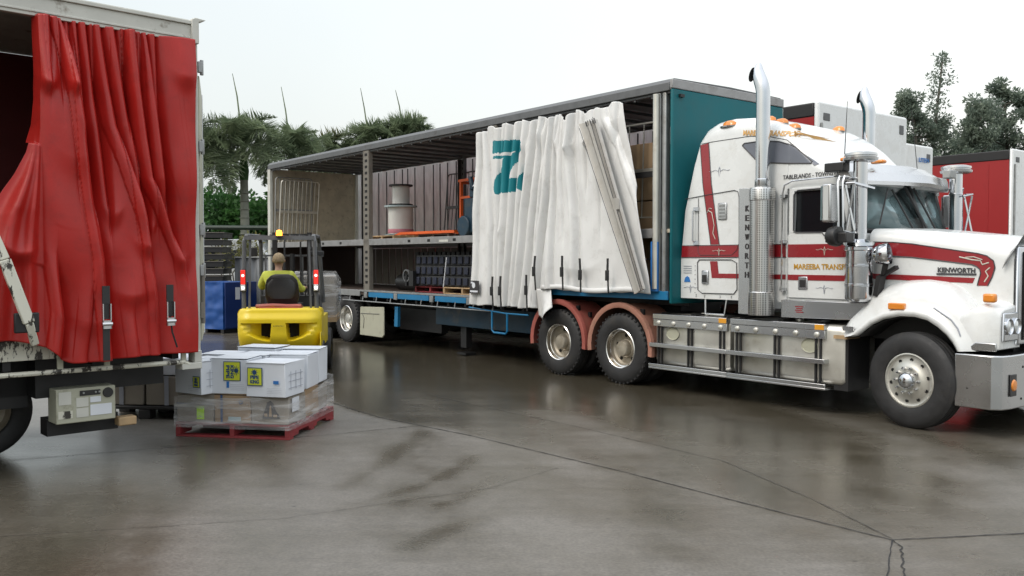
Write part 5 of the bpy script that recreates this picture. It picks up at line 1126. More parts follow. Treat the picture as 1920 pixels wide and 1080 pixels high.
def brown(kind):
    def f(k, w_, h, d_):
        q = MB()
        if kind == 0:
            q.box(w_ * .55, w_ * .75, -.014, -.011, .03, .16); q.build('lime_label', 'label_lime', k); q = MB().box(w_ * .5, w_ * .72, -.014, -.011, .18, .25); q.build('white_label', 'carton_grey', k); q = MB(); q.box(.0, w_, -.0135, -.011, .185, .192); q.build('strapping', 'ink_blue', k)
        if kind == 1:
            q.box(w_ * .4, w_ * .75, -.014, -.011, .02, .065); q.build('pale_sticker', 'drum_flange', k)
            q = MB(); q.box(w_ * .18, w_ * .24, -.0135, -.011, .0, h); q.lathe([(.022, -.013), (.022, -.011), (.012, -.011), (.012, -.013), (.022, -.013)], (w_ * .75, 0, h * .75), 'y', 14); q.build('blue_mark', 'ink_blue', k)
        if kind == 2:
            q.prism([(w_ * .30, .06), (w_ * .36, .13), (w_ * .44, .22), (w_ * .52, .24), (w_ * .60, .21), (w_ * .66, .14), (w_ * .74, .10), (w_ * .78, .06)], -.0135, -.011)
            tm = q.build('dark_emblem', 'ink_dark', k); q = MB(); q.prism([(w_ * .48, .08), (w_ * .51, .19), (w_ * .54, .19), (w_ * .56, .08)], -.0155, -.014); q.box(w_ * .36, w_ * .44, -.0155, -.014, .08, .11); q.box(w_ * .6, w_ * .7, -.0155, -.014, .075, .10); q.build('emblem_cutout', 'carton_brown', tm)
            q = MB().box(w_ + .011, w_ + .0135, .05, .22, .12, .26); q.build('white_label', 'carton_white', k)
    return f
BG, WG = 'brown cartons in the bottom layer', 'white cartons in the top layer'
carton(.01, .02, .152, .40, .38, .285, 0, 'carton_grey', 'grey-brown carton with lime label, left of the bottom layer front', BG, brown(0))
carton(.42, .02, .152, .385, .38, .285, 0, 'carton_brown', 'brown carton with a pale blue sticker, middle of the bottom layer front', BG, brown(1))
carton(.82, .015, .152, .40, .40, .27, 0, 'carton_grey', 'carton with a dark peaked emblem, right of the bottom layer front', BG, brown(2))
carton(.84, .44, .152, .37, .36, .285, 0, 'carton_brown', 'brown carton behind the emblem one, along the right side of the pallet', BG)
carton(.84, .83, .152, .34, .33, .26, R(3), 'carton_grey', 'wrapped carton at the far right corner of the red pallet', BG)
carton(.02, .42, .152, .38, .36, .28, 0, 'carton_brown', 'brown carton hidden behind the lime-labelled one', BG)
carton(.42, .42, .152, .39, .36, .28, 0, 'carton_brown', 'brown carton in the centre of the bottom layer', BG)
carton(.03, .82, .152, .76, .34, .28, 0, 'carton_brown', 'long brown carton at the back of the bottom layer', BG)
carton(-.02, .03, .447, .40, .40, .33, R(-22), 'carton_white', 'white carton turned sideways, left of the top layer front, yellow label on its right edge', WG, yellow(.30, .08, .09, 0))
carton(.385, .01, .447, .385, .36, .352, R(2.5), 'carton_white', 'white carton with a sideways yellow label, middle of the top layer front', WG, yellow(.15, .14, .165, 1))
carton(.80, -.05, .436, .42, .42, .335, R(-4), 'carton_white', 'white carton with upright yellow label, nearest and rightmost of the top layer', WG, yellow(.025, .12, .15, 0))
carton(.83, .42, .447, .40, .42, .355, R(5), 'carton_white', 'white carton behind the rightmost one, fine print on its side', WG)
carton(.02, .46, .447, .37, .38, .34, R(3), 'carton_white', 'white carton behind the sideways-turned one at the left', WG)
carton(.41, .44, .447, .38, .38, .345, R(-5), 'carton_white', 'white carton in the centre of the top layer', WG)
carton(.25, .86, .447, .46, .32, .385, R(-5), 'carton_white', 'white carton at the back left of the top layer, below the forklift counterweight', WG)
carton(.76, .88, .447, .42, .31, .37, R(6), 'carton_white', 'white carton at the back right of the top layer, below the forklift counterweight', WG)
# stretch wrap round the bottom layer
b = MB(); n = 96; rs = []
cor = [(-.005, -.02), (1.235, -.03), (1.25, .5), (1.235, 1.19), (-.01, 1.19)]
per = []
for i in range(len(cor)):
    a, c_ = cor[i], cor[(i + 1) % len(cor)]; m_ = 24
    for j in range(m_): per.append((a[0] + (c_[0] - a[0]) * j / m_, a[1] + (c_[1] - a[1]) * j / m_))
for j in range(13):
    h = j / 12; r_ = []
    for i, (x, y) in enumerate(per):
        k = mnoise.noise(Vector((x * 5, y * 5, h * 6))) * .014 + mnoise.noise(Vector((x * 14, y * 14 + h * 20, h * 9))) * .006
        top_ = .41 + (.10 * max(0, (y - .6) / .6) if x > .9 else 0) + .03 * mnoise.noise(Vector((x * 4, y * 4, 0)))
        dx, dy = (x - .615), (y - .58); l = math.hypot(dx, dy); r_.append((x + dx / l * k, y + dy / l * k, .10 + (top_ - .10) * h))
    rs.append(r_)
b.rings(rs, False, True); o = b.build('pallet_wrap', 'stretch_wrap', None, off=(0, 0, 0), smooth=60); o.location = (PX, PY, 0); o.rotation_euler = (0, 0, PA); tag(o, 'clear stretch film wrapped round the bottom cartons on the red pallet', 'stretch wrap')
# second pallet behind, mostly hidden by the left truck
k = thing('black_pallet', 'black plastic pallet behind the red one, under the left truck corner', 'pallet', 'W', (-4.7, 10.0, 0), R(-6), 'pallets on the ground', local=True)
b = MB(); b.box(0, 1.1, 0, 1.0, .11, .15); b.build('pallet_top', 'black_plastic', k, bev=.01)
for x in (0, .48, .96):
    for y in (0, .43, .86): MB().box(x, x + .14, y, y + .14, .0, .109).build('pallet_foot', 'black_plastic', k, bev=.01)
for nm, x, y, z, w_, d_, h, m, lab in (('carton', -4.68, 10.02, .16, .52, .5, .33, 'carton_grey', 'dim grey carton on the black pallet, left one'), ('carton', -4.14, 9.97, .16, .5, .5, .33, 'carton_grey', 'dim grey carton on the black pallet, right one'), ('carton', -4.3, 10.0, .50, .62, .45, .20, 'carton_white', 'flat white carton on top of the grey cartons of the black pallet')):
    k = thing(nm, lab, 'carton', 'W', (x, y, z), R(-6), 'cartons on the black pallet', local=True); q = MB(); jit_box(q, w_, d_, h); q.build('carton_body', m, k, bev=.006); MB().box(w_ * .45, w_ * .55, -.014, -.0115, 0, h).build('carton_tape', 'ink_grey', k)
# ------------------------------------------------------------------ forklift (own frame: forward +y)
FK = thing('forklift', 'yellow forklift seen from behind with its amber beacon and red tail lamps lit', 'forklift', 'W', (-3.37, 12.75, 0), R(8), local=True)
def cw():
    b = MB(); rs = []; nz, zs = 56, (.52, 1.09)
    plan = [(-.60, .62), (-.60, .20)] + [(-.60 + .20 - .20 * math.cos(a), .20 - .17 * math.sin(a)) for a in [i * math.pi / 2 / 6 for i in range(1, 7)]]
    mid = [(-.40 + .8 * i / 110, .03) for i in range(1, 110)]
    pl_ = plan + mid + [(-x, y) for x, y in plan[::-1]]
    dark = set()
    for j in range(nz + 1):
        z = zs[0] + (zs[1] - zs[0]) * j / nz; ed = min(1, max(.0, (zs[1] - z) / .09)); sc = 1 - .10 * (1 - math.sqrt(max(0, 1 - (1 - ed) ** 2)))
        bt = min(1, (z - zs[0]) / .2); tuck = .10 * (1 - bt) ** 2; r = []
        for i, (x, y) in enumerate(pl_):
            ax = abs(x); yy = y - .03 * (1 - (x / .6) ** 2) + tuck + .05 * sm((z - .925) / .12) * (y < .2)
            # eye-shaped intakes either side of the centre panel
            if y < .2:
                tx = (ax - .10) / .42; zt = .885; zb = .885 - .27 * math.sqrt(max(0, 1 - max(0, tx) ** 1.8)) if tx < 1 else zt
                e = min(sm((ax - .10 - (.865 - z) * .10) / .02), sm((zt - z) / .015), sm((z - zb) / .05)) if 0 < tx < 1 else 0
                yy += e * (.035 + .20 * sm((.48 - ax) / .30))
                if e > .9 and ax < .27 and z > .63: dark.add((j, i))
            r.append((x * sc * (1 - .03 * (1 - bt)), .35 + (yy - .35) * sc, z))
        rs.append(r)
    b.rings(rs, True, True); n = len(pl_)
    for fi, f in enumerate(b.f[:-2]):
        j, i = divmod(fi, n)
        if (j, i) in dark and (j + 1, i) in dark: b.m[fi] = 1
    return b.build('counterweight', ['fork_yellow', 'hole'], FK, smooth=38)
cwo = cw(); b = MB(); fit(b, 'KOMATSU', .14, .02, (-.07, -.026, .835)); b.build('badge_lettering', 'ink_dark', cwo)
b = MB(); b.box(-.52, .52, .64, 1.6, .35, .98); b.box(-.58, .58, 1.6, 1.9, .45, .7); b.box(-.56, .56, .1, .66, .30, .51); b.build('chassis', 'black_steel', FK, bev=.02)
b = MB(); b.box(.50, .60, .18, 1.5, .5, .95); b.box(-.60, -.50, .66, 1.5, .5, .95); b.box(.585, .60, -.0, .2, .35, .75); b.build('side_cover', 'fork_yellow', FK, bev=.02)
b = MB(); b.tube([(-.35, .3, 1.115), (-.1, .22, 1.13), (.1, .3, 1.115), (.3, .25, 1.12)], .03, 8); b.box(-.3, .3, .2, .5, 1.09, 1.11); b.build('folded_rope', 'fender_red', FK)
b = MB()
for s in (-1, 1):
    b.tube([(s * .52, .28, .95), (s * .52, .26, 1.3), (s * .50, .22, 2.08), (s * .48, .30, 2.15), (s * .46, 1.45, 2.17), (s * .46, 1.62, 2.08), (s * .50, 1.95, 1.1)], .032, 8)
    b.bar((s * .44, .24, 1.05), (s * .42, .24, 2.1), .03, .03)
b.bar((-.5, .22, 2.12), (.5, .22, 2.12), .055, .06); b.bar((-.46, 1.5, 2.15), (.46, 1.5, 2.15), .05, .05)
for i in range(7): b.bar((-.42 + i * .14, .25, 2.155), (-.42 + i * .14, 1.5, 2.165), .018, .03)
b.build('overhead_guard', 'grey_steel', FK)
b = MB(); b.lathe([(.045, 2.13), (.045, 2.15), (.0, 2.15)], (0, .17, 0), 'z', 16); bb = b.build('beacon_base', 'black_plastic', FK); MB().lathe([(.042, 2.151), (.044, 2.19), (.035, 2.225), (0, 2.235)], (0, .17, 0), 'z', 16).build('beacon', 'beacon_lit', bb)
for s in (-1, 1):
    MB().box(s * .52 - .042, s * .52 + .042, .20, .25, 1.33, 1.66).build('lamp_housing', 'black_plastic', FK, bev=.006)
    t = MB().box(s * .52 - .033, s * .52 + .033, .185, .199, 1.44, 1.65).build('tail_lamp', 'tail_lit', FK, bev=.006); MB().lathe([(.02, .18), (.018, .174), (0, .172)], (s * .52, 0, 1.57), 'y', 12).build('lit_bulb', 'tail_hot', t)
    t = MB().box(s * .52 - .033, s * .52 + .033, .185, .199, 1.345, 1.438).build('reverse_lamp', 'lamp_clear', FK, bev=.006); MB().lathe([(.02, .18), (.018, .174), (0, .172)], (s * .52, 0, 1.39), 'y', 12).build('lit_bulb', 'reverse_lit', t)
    # side mirror and work lamp
    b = MB(); b.box(s * .42 - .03, s * .42 + .06, .5, .55, 1.85, 1.98); b.build('guard_mirror', 'black_plastic', FK, bev=.01)
b = MB(); b.box(.40, .62, .35, .45, 1.86, 1.93); b.build('work_lamp', 'black_plastic', FK, bev=.01)
b = MB(); rs = []
for z, w_, y in ((1.12, .22, .50), (1.25, .26, .46), (1.42, .25, .42), (1.50, .23, .41), (1.56, .17, .41), (1.585, .10, .42)):
    rs.append([(w_ * math.cos(a) if abs(math.cos(a)) < .8 else w_ * (1 if math.cos(a) > 0 else -1) * .96, y + .05 + .05 * math.sin(a), z) for a in [k * math.pi / 10 for k in range(20)]])
b.rings(rs, True, True); b.box(-.26, .26, .48, 1.0, 1.06, 1.14); b.build('seat', 'seat_vinyl', FK, bev=.01)
b = MB(); rs = []
for z, w_ in ((1.22, .15), (1.27, .20), (1.37, .21), (1.45, .20), (1.51, .14)):
    rs.append([(w_ * math.cos(a), .41 + .03 * math.sin(a), z) for a in [k * math.pi / 10 for k in range(20)]])
b.rings(rs, True, True); b.build('seat_back_shell', 'black_plastic', FK)
b = MB(); b.bar((-.28, 1.95, .1), (-.28, 1.95, 2.25), .07, .12, (0, 1, 0)); b.bar((.28, 1.95, .1), (.28, 1.95, 2.25), .07, .12, (0, 1, 0)); b.bar((-.3, 1.95, 2.2), (.3, 1.95, 2.2), .06); b.bar((-.3, 1.95, 1.3), (.3, 1.95, 1.3), .06)
b.tube([(0, 1.95, .1), (0, 1.95, 1.9)], .04, 10); b.tube([(-.12, 1.9, 1.0), (-.12, 1.9, 2.1), (-.10, 1.95, 2.15)], .015, 6); b.tube([(.14, 1.9, 1.0), (.14, 1.9, 2.1)], .015, 6); b.build('mast', 'black_steel', FK)
b = MB()
for i in range(7): b.bar((-.45 + i * .15, 2.12, .9), (-.45 + i * .15, 2.12, 1.86), .02, .03)
b.bar((-.5, 2.12, 1.87), (.5, 2.12, 1.87), .03); b.bar((-.5, 2.12, .9), (.5, 2.12, .9), .06, .04); b.build('load_backrest', 'grey_steel', FK)
b = MB()
for s in (-1, 1): b.box(s * .3 - .06, s * .3 + .06, 2.15, 3.25, .70, .735); b.box(s * .3 - .06, s * .3 + .06, 2.135, 2.17, .70, 1.1)
b.build('fork', 'black_steel', FK)
b = MB(); a_ = [(-.05 + .17 * math.cos(t * math.pi / 8), 1.35 + .06 * math.sin(t * math.pi / 8), 1.36 + .16 * math.sin(t * math.pi / 8)) for t in range(17)]; b.tube(a_, .013, 6); b.tube([(-.05, 1.35, 1.36), (-.05, 1.6, 1.0)], .025, 8); b.bar((-.22, 1.35, 1.36), (.12, 1.35, 1.36), .02); b.build('steering_wheel', 'black_plastic', FK)
b = MB(); b.box(-.45, .45, 1.5, 1.85, .98, 1.22)
for i in range(3): b.tube([(.26 + i * .06, 1.45, 1.2), (.26 + i * .06, 1.32, 1.40)], .009, 6); b.lathe([(0, .02), (.018, 0), (0, -.02)], (.26 + i * .06, 1.32, 1.41), 'z', 8)
b.build('dash_and_levers', 'black_plastic', FK)
def fwheel(s, y, r, w_, x):
    prof = [(r * .5, 0), (r * .55, .02 * s), (r * .95, 0), (r, .03 * s), (r, (w_ - .03) * s), (r * .95, w_ * s), (r * .5, w_ * s)]
    t = MB().lathe([(a, x - h) for a, h in prof], (0, y, r), 'x', 32); t.xf(Matrix.Identity(4)); o = t.build('wheel', 'rubber', FK); MB().lathe([(r * .52, x - .02 * s), (r * .4, x - .06 * s), (r * .2, x - .04 * s), (0, x - .03 * s)], (0, y, r), 'x', 24).build('rim', 'fork_yellow', o)
for s in (-1, 1): fwheel(s, .42, .30, .22, s * .62); fwheel(s, 1.85, .34, .26, s * .64)
# load carried on the forks
LD = thing('wrapped_load', 'film-wrapped pallet load carried on the forks in front of the forklift', 'pallet load', 'W', (-3.39 - math.sin(R(8)) * 2.75, 12.75 + math.cos(R(8)) * 2.75, .738), R(8), local=True)
b = MB(); b.box(-.42, .72, -.52, .55, .0, .11); b.build('load_pallet', 'timber', LD, bev=.005)
b = MB(); b.box(-.40, .70, -.48, .52, .112, .5); b.box(-.38, .68, -.46, .5, .503, .78); b.build('load_carton', 'carton_grey', LD, bev=.01)
b = MB(); rs = []
for j in range(12):
    h = j / 11; r_ = []
    for i in range(60):
        a = i / 60 * 4; k = int(a); f_ = a - k; c4 = [(-.44, -.53), (.74, -.53), (.74, .57), (-.44, .57), (-.44, -.53)]
        x = c4[k][0] + (c4[k + 1][0] - c4[k][0]) * f_; y = c4[k][1] + (c4[k + 1][1] - c4[k][1]) * f_; q = 1 + .05 * mnoise.noise(Vector((x * 5, y * 5, h * 5))) - .12 * max(0, h - .85) / .15
        r_.append((.15 + (x - .15) * q, y * q, .08 + .78 * h))
    rs.append(r_)
b.rings(rs, True, True); b.build('load_wrap', 'stretch_wrap', LD, smooth=60)
# ------------------------------------------------------------------ driver
def skin(V, E_, sub=2):
    names = list(V); me = bpy.data.meshes.new('s'); me.from_pydata([V[n][0] for n in names], [(names.index(a), names.index(b_)) for a, b_ in E_], [])
    o = bpy.data.objects.new('s', me); COL.objects.link(o); o.modifiers.new('k', 'SKIN'); sv = me.skin_vertices[0].data
    for i, n in enumerate(names):
        r = V[n][1]; sv[i].radius = (r, r) if not isinstance(r, tuple) else r; sv[i].use_root = (i == 0)
    m = o.modifiers.new('u', 'SUBSURF'); m.levels = sub; m.render_levels = sub
    dg = bpy.context.evaluated_depsgraph_get(); dg.update(); e = bpy.data.meshes.new_from_object(o.evaluated_get(dg))
    r = ([tuple(v.co) for v in e.vertices], [tuple(p.vertices) for p in e.polygons]); bpy.data.objects.remove(o); bpy.data.meshes.remove(me); bpy.data.meshes.remove(e); return r
DR = thing('person', 'forklift driver seen from behind in a yellow work shirt with short brown hair', 'person', 'W', (-3.39 - math.sin(R(8)) * .75, 12.75 + math.cos(R(8)) * .75, 1.14), R(8), local=True)
def hand(V, E_, root, pref, base, dr_, sd_, dn):
    base = Vector(base); dr_ = Vector(dr_).normalized(); sd_ = Vector(sd_).normalized(); dn = Vector(dn)
    V[pref + 'palm'] = (tuple(base + dr_ * .05), (.034, .018)); E_.append((root, pref + 'palm'))
    for i, (o_, l_) in enumerate(((-.028, .055), (-.010, .065), (.010, .062), (.028, .048))):
        a = base + dr_ * .09 + sd_ * o_; m_ = a + dr_ * l_ * .5 + dn * .006; e_ = m_ + dr_ * l_ * .25 + dn * l_ * .5
        for nm, p in (('a', a), ('m', m_), ('e', e_)): V['%s%d%s' % (pref, i, nm)] = (tuple(p), .009 if nm != 'e' else .0075)
        E_ += [(pref + 'palm', '%s%da' % (pref, i)), ('%s%da' % (pref, i), '%s%dm' % (pref, i)), ('%s%dm' % (pref, i), '%s%de' % (pref, i))]
    t = base + dr_ * .045 - sd_ * .045; V[pref + 't'] = (tuple(t), .011); V[pref + 'u'] = (tuple(t + dr_ * .035 - sd_ * .006 + dn * .015), .009); E_ += [(pref + 'palm', pref + 't'), (pref + 't', pref + 'u')]
V = {'pelvis': ((-.06, .0, .06), .13), 'waist': ((-.06, -.03, .20), .12), 'chest': ((-.06, -.03, .34), (.15, .11)), 'neckb': ((-.06, .0, .47), .065), 'neck': ((-.06, .02, .535), .052), 'jaw': ((-.06, .04, .59), .068), 'skull': ((-.06, .02, .66), .088), 'crown': ((-.06, .01, .715), .072),
     'shl': ((-.23, -.01, .42), .058), 'ell': ((-.34, .17, .24), .044), 'wrl': ((-.20, .42, .26), .028), 'shr': ((.11, -.01, .42), .058), 'elr': ((.24, .13, .20), .044), 'wrr': ((.29, .40, .22), .028),
     'hil': ((-.15, .08, .03), .09), 'knl': ((-.20, .48, .07), .065), 'anl': ((-.2, .60, -.34), .042), 'tol': ((-.2, .76, -.38), .035), 'hir': ((.03, .08, .03), .09), 'knr': ((.10, .48, .07), .065), 'anr': ((.1, .60, -.34), .042), 'tor': ((.1, .76, -.38), .035)}
E_ = [('pelvis', 'waist'), ('waist', 'chest'), ('chest', 'neckb'), ('neckb', 'neck'), ('neck', 'jaw'), ('jaw', 'skull'), ('skull', 'crown'), ('chest', 'shl'), ('shl', 'ell'), ('ell', 'wrl'), ('chest', 'shr'), ('shr', 'elr'), ('elr', 'wrr'),
      ('pelvis', 'hil'), ('hil', 'knl'), ('knl', 'anl'), ('anl', 'tol'), ('pelvis', 'hir'), ('hir', 'knr'), ('knr', 'anr'), ('anr', 'tor')]
hand(V, E_, 'wrr', 'r', (.29, .40, .22), (-.05, 1, .1), (1, 0, 0), (0, .1, -1)); hand(V, E_, 'wrl', 'l', (-.20, .42, .26), (.3, 1, 0), (-1, .2, 0), (0, .1, -1))
b = MB(); b.add(*skin(V, E_))
for s in (-1, 1):
    b.lathe([(0, -.012), (.018, -.01), (.022, 0), (.014, .012), (0, .012)], (-.06 + s * .088, .015, .645), 'x', 10)
b.lathe([(.0, .03), (.010, .012), (.014, -.012), (0, -.018)], (-.06, .112, .64), 'z', 8); b.build('body', 'skin', DR, smooth=180)
b = MB()
for s in (-1, 1): b.lathe([(0, .012), (.010, .004), (0, -.004)], (-.06 + s * .03, .095, .665), 'y', 8)
b.build('eyes', 'ink_dark', DR); b = MB().tube([(-.085, .098, .60), (-.06, .104, .597), (-.035, .098, .60)], .005, 5); b.build('mouth', 'red_stripe', DR)
b = MB(); rs = []
for t_ in range(9):
    a = R(-28 + t_ * 118 / 8); r = .098 * math.cos(a); z = .665 + .103 * math.sin(a); rs.append([(-.06 + max(.004, r) * math.cos(p) * .95, .008 + max(.004, r) * math.sin(p) * (1.05 if math.sin(p) < 0 else .80 if t_ < 5 else 1), z) for p in [k * math.pi / 12 for k in range(24)]])
b.rings(rs, True, True); b.build('hair', 'hair', DR, smooth=180)
V2 = {'pelvis': ((-.06, .0, .05), .155), 'waist': ((-.06, -.03, .20), .15), 'chest': ((-.06, -.035, .34), (.19, .135)), 'neckb': ((-.06, .0, .455), .085), 'shl': ((-.25, -.01, .415), .085), 'ell': ((-.345, .16, .24), .064), 'mfl': ((-.30, .27, .25), .056), 'shr': ((.13, -.01, .415), .085), 'elr': ((.245, .12, .205), .064), 'mfr': ((.275, .27, .21), .056)}
b = MB(); b.add(*skin(V2, [('pelvis', 'waist'), ('waist', 'chest'), ('chest', 'neckb'), ('chest', 'shl'), ('shl', 'ell'), ('ell', 'mfl'), ('chest', 'shr'), ('shr', 'elr'), ('elr', 'mfr')])); b.build('work_shirt', 'hivis', DR, smooth=180)
V3 = {'p': ((-.06, .02, .02), .15), 'a': ((-.15, .08, .03), .105), 'b': ((-.20, .48, .07), .08), 'c': ((-.2, .59, -.28), .062), 'd': ((.03, .08, .03), .105), 'e': ((.10, .48, .07), .08), 'f': ((.1, .59, -.28), .062)}
b = MB(); b.add(*skin(V3, [('p', 'a'), ('a', 'b'), ('b', 'c'), ('p', 'd'), ('d', 'e'), ('e', 'f')])); b.build('trousers', 'navy_cloth', DR, smooth=180)
# ------------------------------------------------------------------ yard behind, left
k = thing('blue_crate', 'blue tarpaulin-covered crate with a white tag, behind the forklift at the left', 'crate', 'W', (-7.03, 21.5, 0), R(-28), local=True)
def tarp(x0, x1, y0, y1, nseed):
    def f(u, v):
        a = u * 4; i = min(3, int(a)); t_ = a - i; c4 = [(x0, y0), (x1, y0), (x1, y1), (x0, y1), (x0, y0)]; x = c4[i][0] + (c4[i + 1][0] - c4[i][0]) * t_; y = c4[i][1] + (c4[i + 1][1] - c4[i][1]) * t_
        n_ = mnoise.noise(Vector((x * 4, y * 4 + v * 3, v * 5 + nseed))) * .05 + mnoise.noise(Vector((x * 12, y * 12 + v * 6, v * 9))) * .018; return (x + n_, y - n_, .10 + 1.15 * v)
    return f
b = MB(); b.grid(tarp(-1.25, -.0, -.0, 1.1, 3), 80, 24); b.box(-1.23, -.02, .02, 1.08, 1.2, 1.245); b.build('blue_sheet', 'tarp_blue', k, smooth=60)
b = MB(); b.box(.035, .06, .02, 1.08, .12, 1.25); pn = b.build('navy_side', 'tarp_navy', k, bev=.01); MB().box(.062, .066, .35, .50, .82, 1.12).build('white_tag', 'carton_white', pn)
b = MB()
for x in (-1.2, -.65, -.1): b.box(x, x + .1, .02, 1.05, 0, .099)
b.build('runner', 'black_steel', k); MB().box(-1.23, -1.02, -.04, -.03, 1.05, 1.22).build('white_tag', 'carton_white', k)
ords = ['lowest', 'second from the bottom', 'third from the bottom', 'fourth from the bottom', 'fifth from the bottom', 'sixth from the bottom', 'middle', 'eighth from the bottom', 'ninth from the bottom', 'tenth from the bottom', 'eleventh from the bottom', 'second from the top', 'topmost']
k0 = None
for i, od in enumerate(ords):
    if not k0:
        k0 = thing('black_tray', '', 'tray', 'W', (-8.9, 23.9, .02), R(4), 'stacked black trays', local=True)
        b = MB(); b.box(0, 1.1, 0, 1.0, .15, .175); b.build('tray_top', 'black_plastic', k0); b = MB(); b.box(.02, 1.08, .01, .05, .02, .149); b.box(.02, 1.08, .95, .99, .02, .149); b.box(.02, .06, .051, .949, .02, .149); b.box(1.04, 1.08, .051, .949, .02, .149); b.build('tray_side', 'black_steel', k0)
        b = MB(); b.box(-.01, 1.11, -.012, -.001, .158, .172); b.build('tray_lip', 'post_steel', k0); kk = k0
    else:
        kk = copy_tree(k0); kk.location = (-8.9 + random.uniform(-.02, .02), 23.9 + random.uniform(-.02, .02), .02 + i * .196)
    kk['label'] = 'black slatted tray, %s of the tall stack behind the blue crate' % od
fn = thing('metal_fence', 'grey corrugated metal fence behind the blue crate and the forklift', 'fence', 'W', (-7.7, 24.6, 0), R(0), local=True)
b = MB(); rs = []
pts = []
for i in range(160): x = i * .05; pts.append((x, .025 * math.sin(x * 26)))
b.add([(x, y, z) for z in (.05, 1.85) for x, y in pts], [(i, i + 1, 161 + i, 160 + i) for i in range(159)]); b.build('sheeting', 'fence_grey', fn, solid=.004, norm=False)
b = MB()
for i in range(5): b.box(i * 1.98, i * 1.98 + .05, .05, .10, 0, 1.9)
b.build('fence_post', 'galv', fn); b = MB(); b.box(0, 7.95, -.04, .04, 1.852, 1.89); b.build('top_rail', 'galv', fn)
fr = thing('pipe_frame', 'dark green pipe frame crossing in front of the palm trunk', 'frame', 'W', (-8.6, 27, 0), 0, local=True)
b = MB(); b.tube([(-3, 0, 2.8), (2.4, 0, 2.76)], .07, 8); b.tube([(-3, 0, 0), (-3, 0, 2.8)], .06, 8); b.tube([(2.4, 0, 0), (2.4, 0, 2.76)], .06, 8); b.build('rails', 'dark_pipe', fr)
vn = thing('parked_van', 'white parked van mostly hidden behind the black trays and the palm trunk', 'van', 'W', (-12.2, 31, 0), R(4), local=True)
b = MB(); b.prism([(0, .35), (0, 2.1), (.15, 2.45), (3.2, 2.55), (3.9, 1.6), (4.7, 1.35), (4.8, .35)], 0, 1.8); b.build('van_body', 'white_paint', vn, bev=.08, seg=3)
b = MB(); b.prism([(.4, 1.5), (.4, 2.1), (2.9, 2.15), (3.4, 1.5)], -.01, -.004); b.build('window', 'side_glass', vn)
for x in (.9, 3.9): MB().lathe([(.1, 0), (.33, -.01), (.34, .05), (.34, .2), (.1, .2)], (x, -.02, .34), 'y', 24).build('wheel', 'rubber', vn)
# ------------------------------------------------------------------ palms
def frond_mesh(seed, Ln=2.5):
    rnd = random.Random(seed); b = MB(); n = 13; pts = []
    for i in range(n + 1):
        t_ = i / n; pts.append(Vector((Ln * (t_ * .80 - .06 * t_ * t_), 0, Ln * (.85 * t_ - .95 * t_ * t_))))
    b.tube(pts, [.028 * (1 - .85 * i / n) + .004 for i in range(n + 1)], 5)
    for i in range(105):
        t_ = .12 + .88 * (i / 105); k = min(n - 1, int(t_ * n)); f_ = t_ * n - k; p = pts[k].lerp(pts[k + 1], f_); d = (pts[k + 1] - pts[k]).normalized()
        l_ = (.60 * math.sin(math.pi * min(1, .18 + t_ * .80)) + .08) * rnd.uniform(.9, 1.3)
        for s in (-1, 1):
            a = rnd.uniform(.1, 1.0) if rnd.random() < .75 else rnd.uniform(-.9, .1)
            dr = (d * rnd.uniform(.35, .75) + Vector((0, s * math.cos(a), math.sin(a) * .9))).normalized(); q = p + dr * l_ * .55 + Vector((0, 0, -.01)); e_ = p + dr * l_ + Vector((0, 0, -.06 * l_))
            sd = dr.cross(Vector((0, 0, 1))).normalized() * .020
            b.add([p - sd * .6, p + sd * .6, q + sd, q - sd, e_], [(0, 1, 2, 3), (3, 2, 4)])
    return b
def palm(label, x, y, ht, cr, seed, spear=True, lean=0, yel=False, nf=15):
    rnd = random.Random(seed); k = thing('palm_tree', label, 'palm tree', 'W', (x, y, 0), 0, 'palms behind the yard', local=True)
    hz = ht - cr * .85; b = MB(); b.tube([(0, 0, 0), (.02, 0, hz * .5), (0, 0, hz - .9)], [.20, .15, .13], 14)
    for i in range(14): z = .4 + i * (hz - 1.5) / 14; b.lathe([(.16, z), (.178, z + .02), (.16, z + .04)], (0.01, 0, 0), 'z', 14)
    tr_ = b.build('trunk', 'palm_trunk', k); MB().tube([(0, 0, hz - .92), (0, 0, hz - .6), (0, 0, hz)], [.14, .17, .08], 14).build('crownshaft', 'hedge_leaf', k)
    fr_ = [frond_mesh(seed * 10 + j, cr * 1.22) for j in range(3)]
    for i in range(nf):
        f_ = fr_[i % 3]; az = i * 2.39996 + rnd.uniform(-.2, .2); el = (-60 + 104 * (i / nf) ** .9) ; mt = Matrix.Translation((0, 0, hz - .05)) @ Matrix.Rotation(az, 4, 'Z') @ Matrix.Rotation(R(el + 4), 4, 'Y') @ Matrix.Rotation(rnd.uniform(-.3, .3), 4, 'X') @ Matrix.Scale(rnd.uniform(.85, 1.08), 4)
        q = MB(); q.v = [tuple(mt @ Vector(p)) for p in f_.v]; q.f = f_.f; q.m = f_.m; q.build('frond', 'palm_leaf_yellow' if (yel and i % 3 == 0) else 'palm_leaf', k, smooth=180, norm=False)
    if spear: MB().tube([(0, 0, hz), (-.22, .02, ht + .25), (-.38, .05, ht + .85 + rnd.uniform(0, .3))], [.04, .026, .010], 5).build('spear_leaf', 'palm_leaf', k)
palm('large palm with a pale trunk left of the trailer, tallest of the near palms', -9.2, 30.5, 7.15, 2.0, 3, nf=16)
palm('palm against the left truck door, its crown partly hidden by the door', -10.75, 30, 6.9, 2.0, 5, nf=15)
palm('palm just left of the trailer rear corner, crown right of and behind the large palm', -8.05, 32.5, 7.0, 1.8, 8, nf=14)
palm('yellowing palm crown low behind the trailer roof, first to its left end', -7.6, 36, 7.15, 1.7, 11, yel=True, nf=14, spear=False)
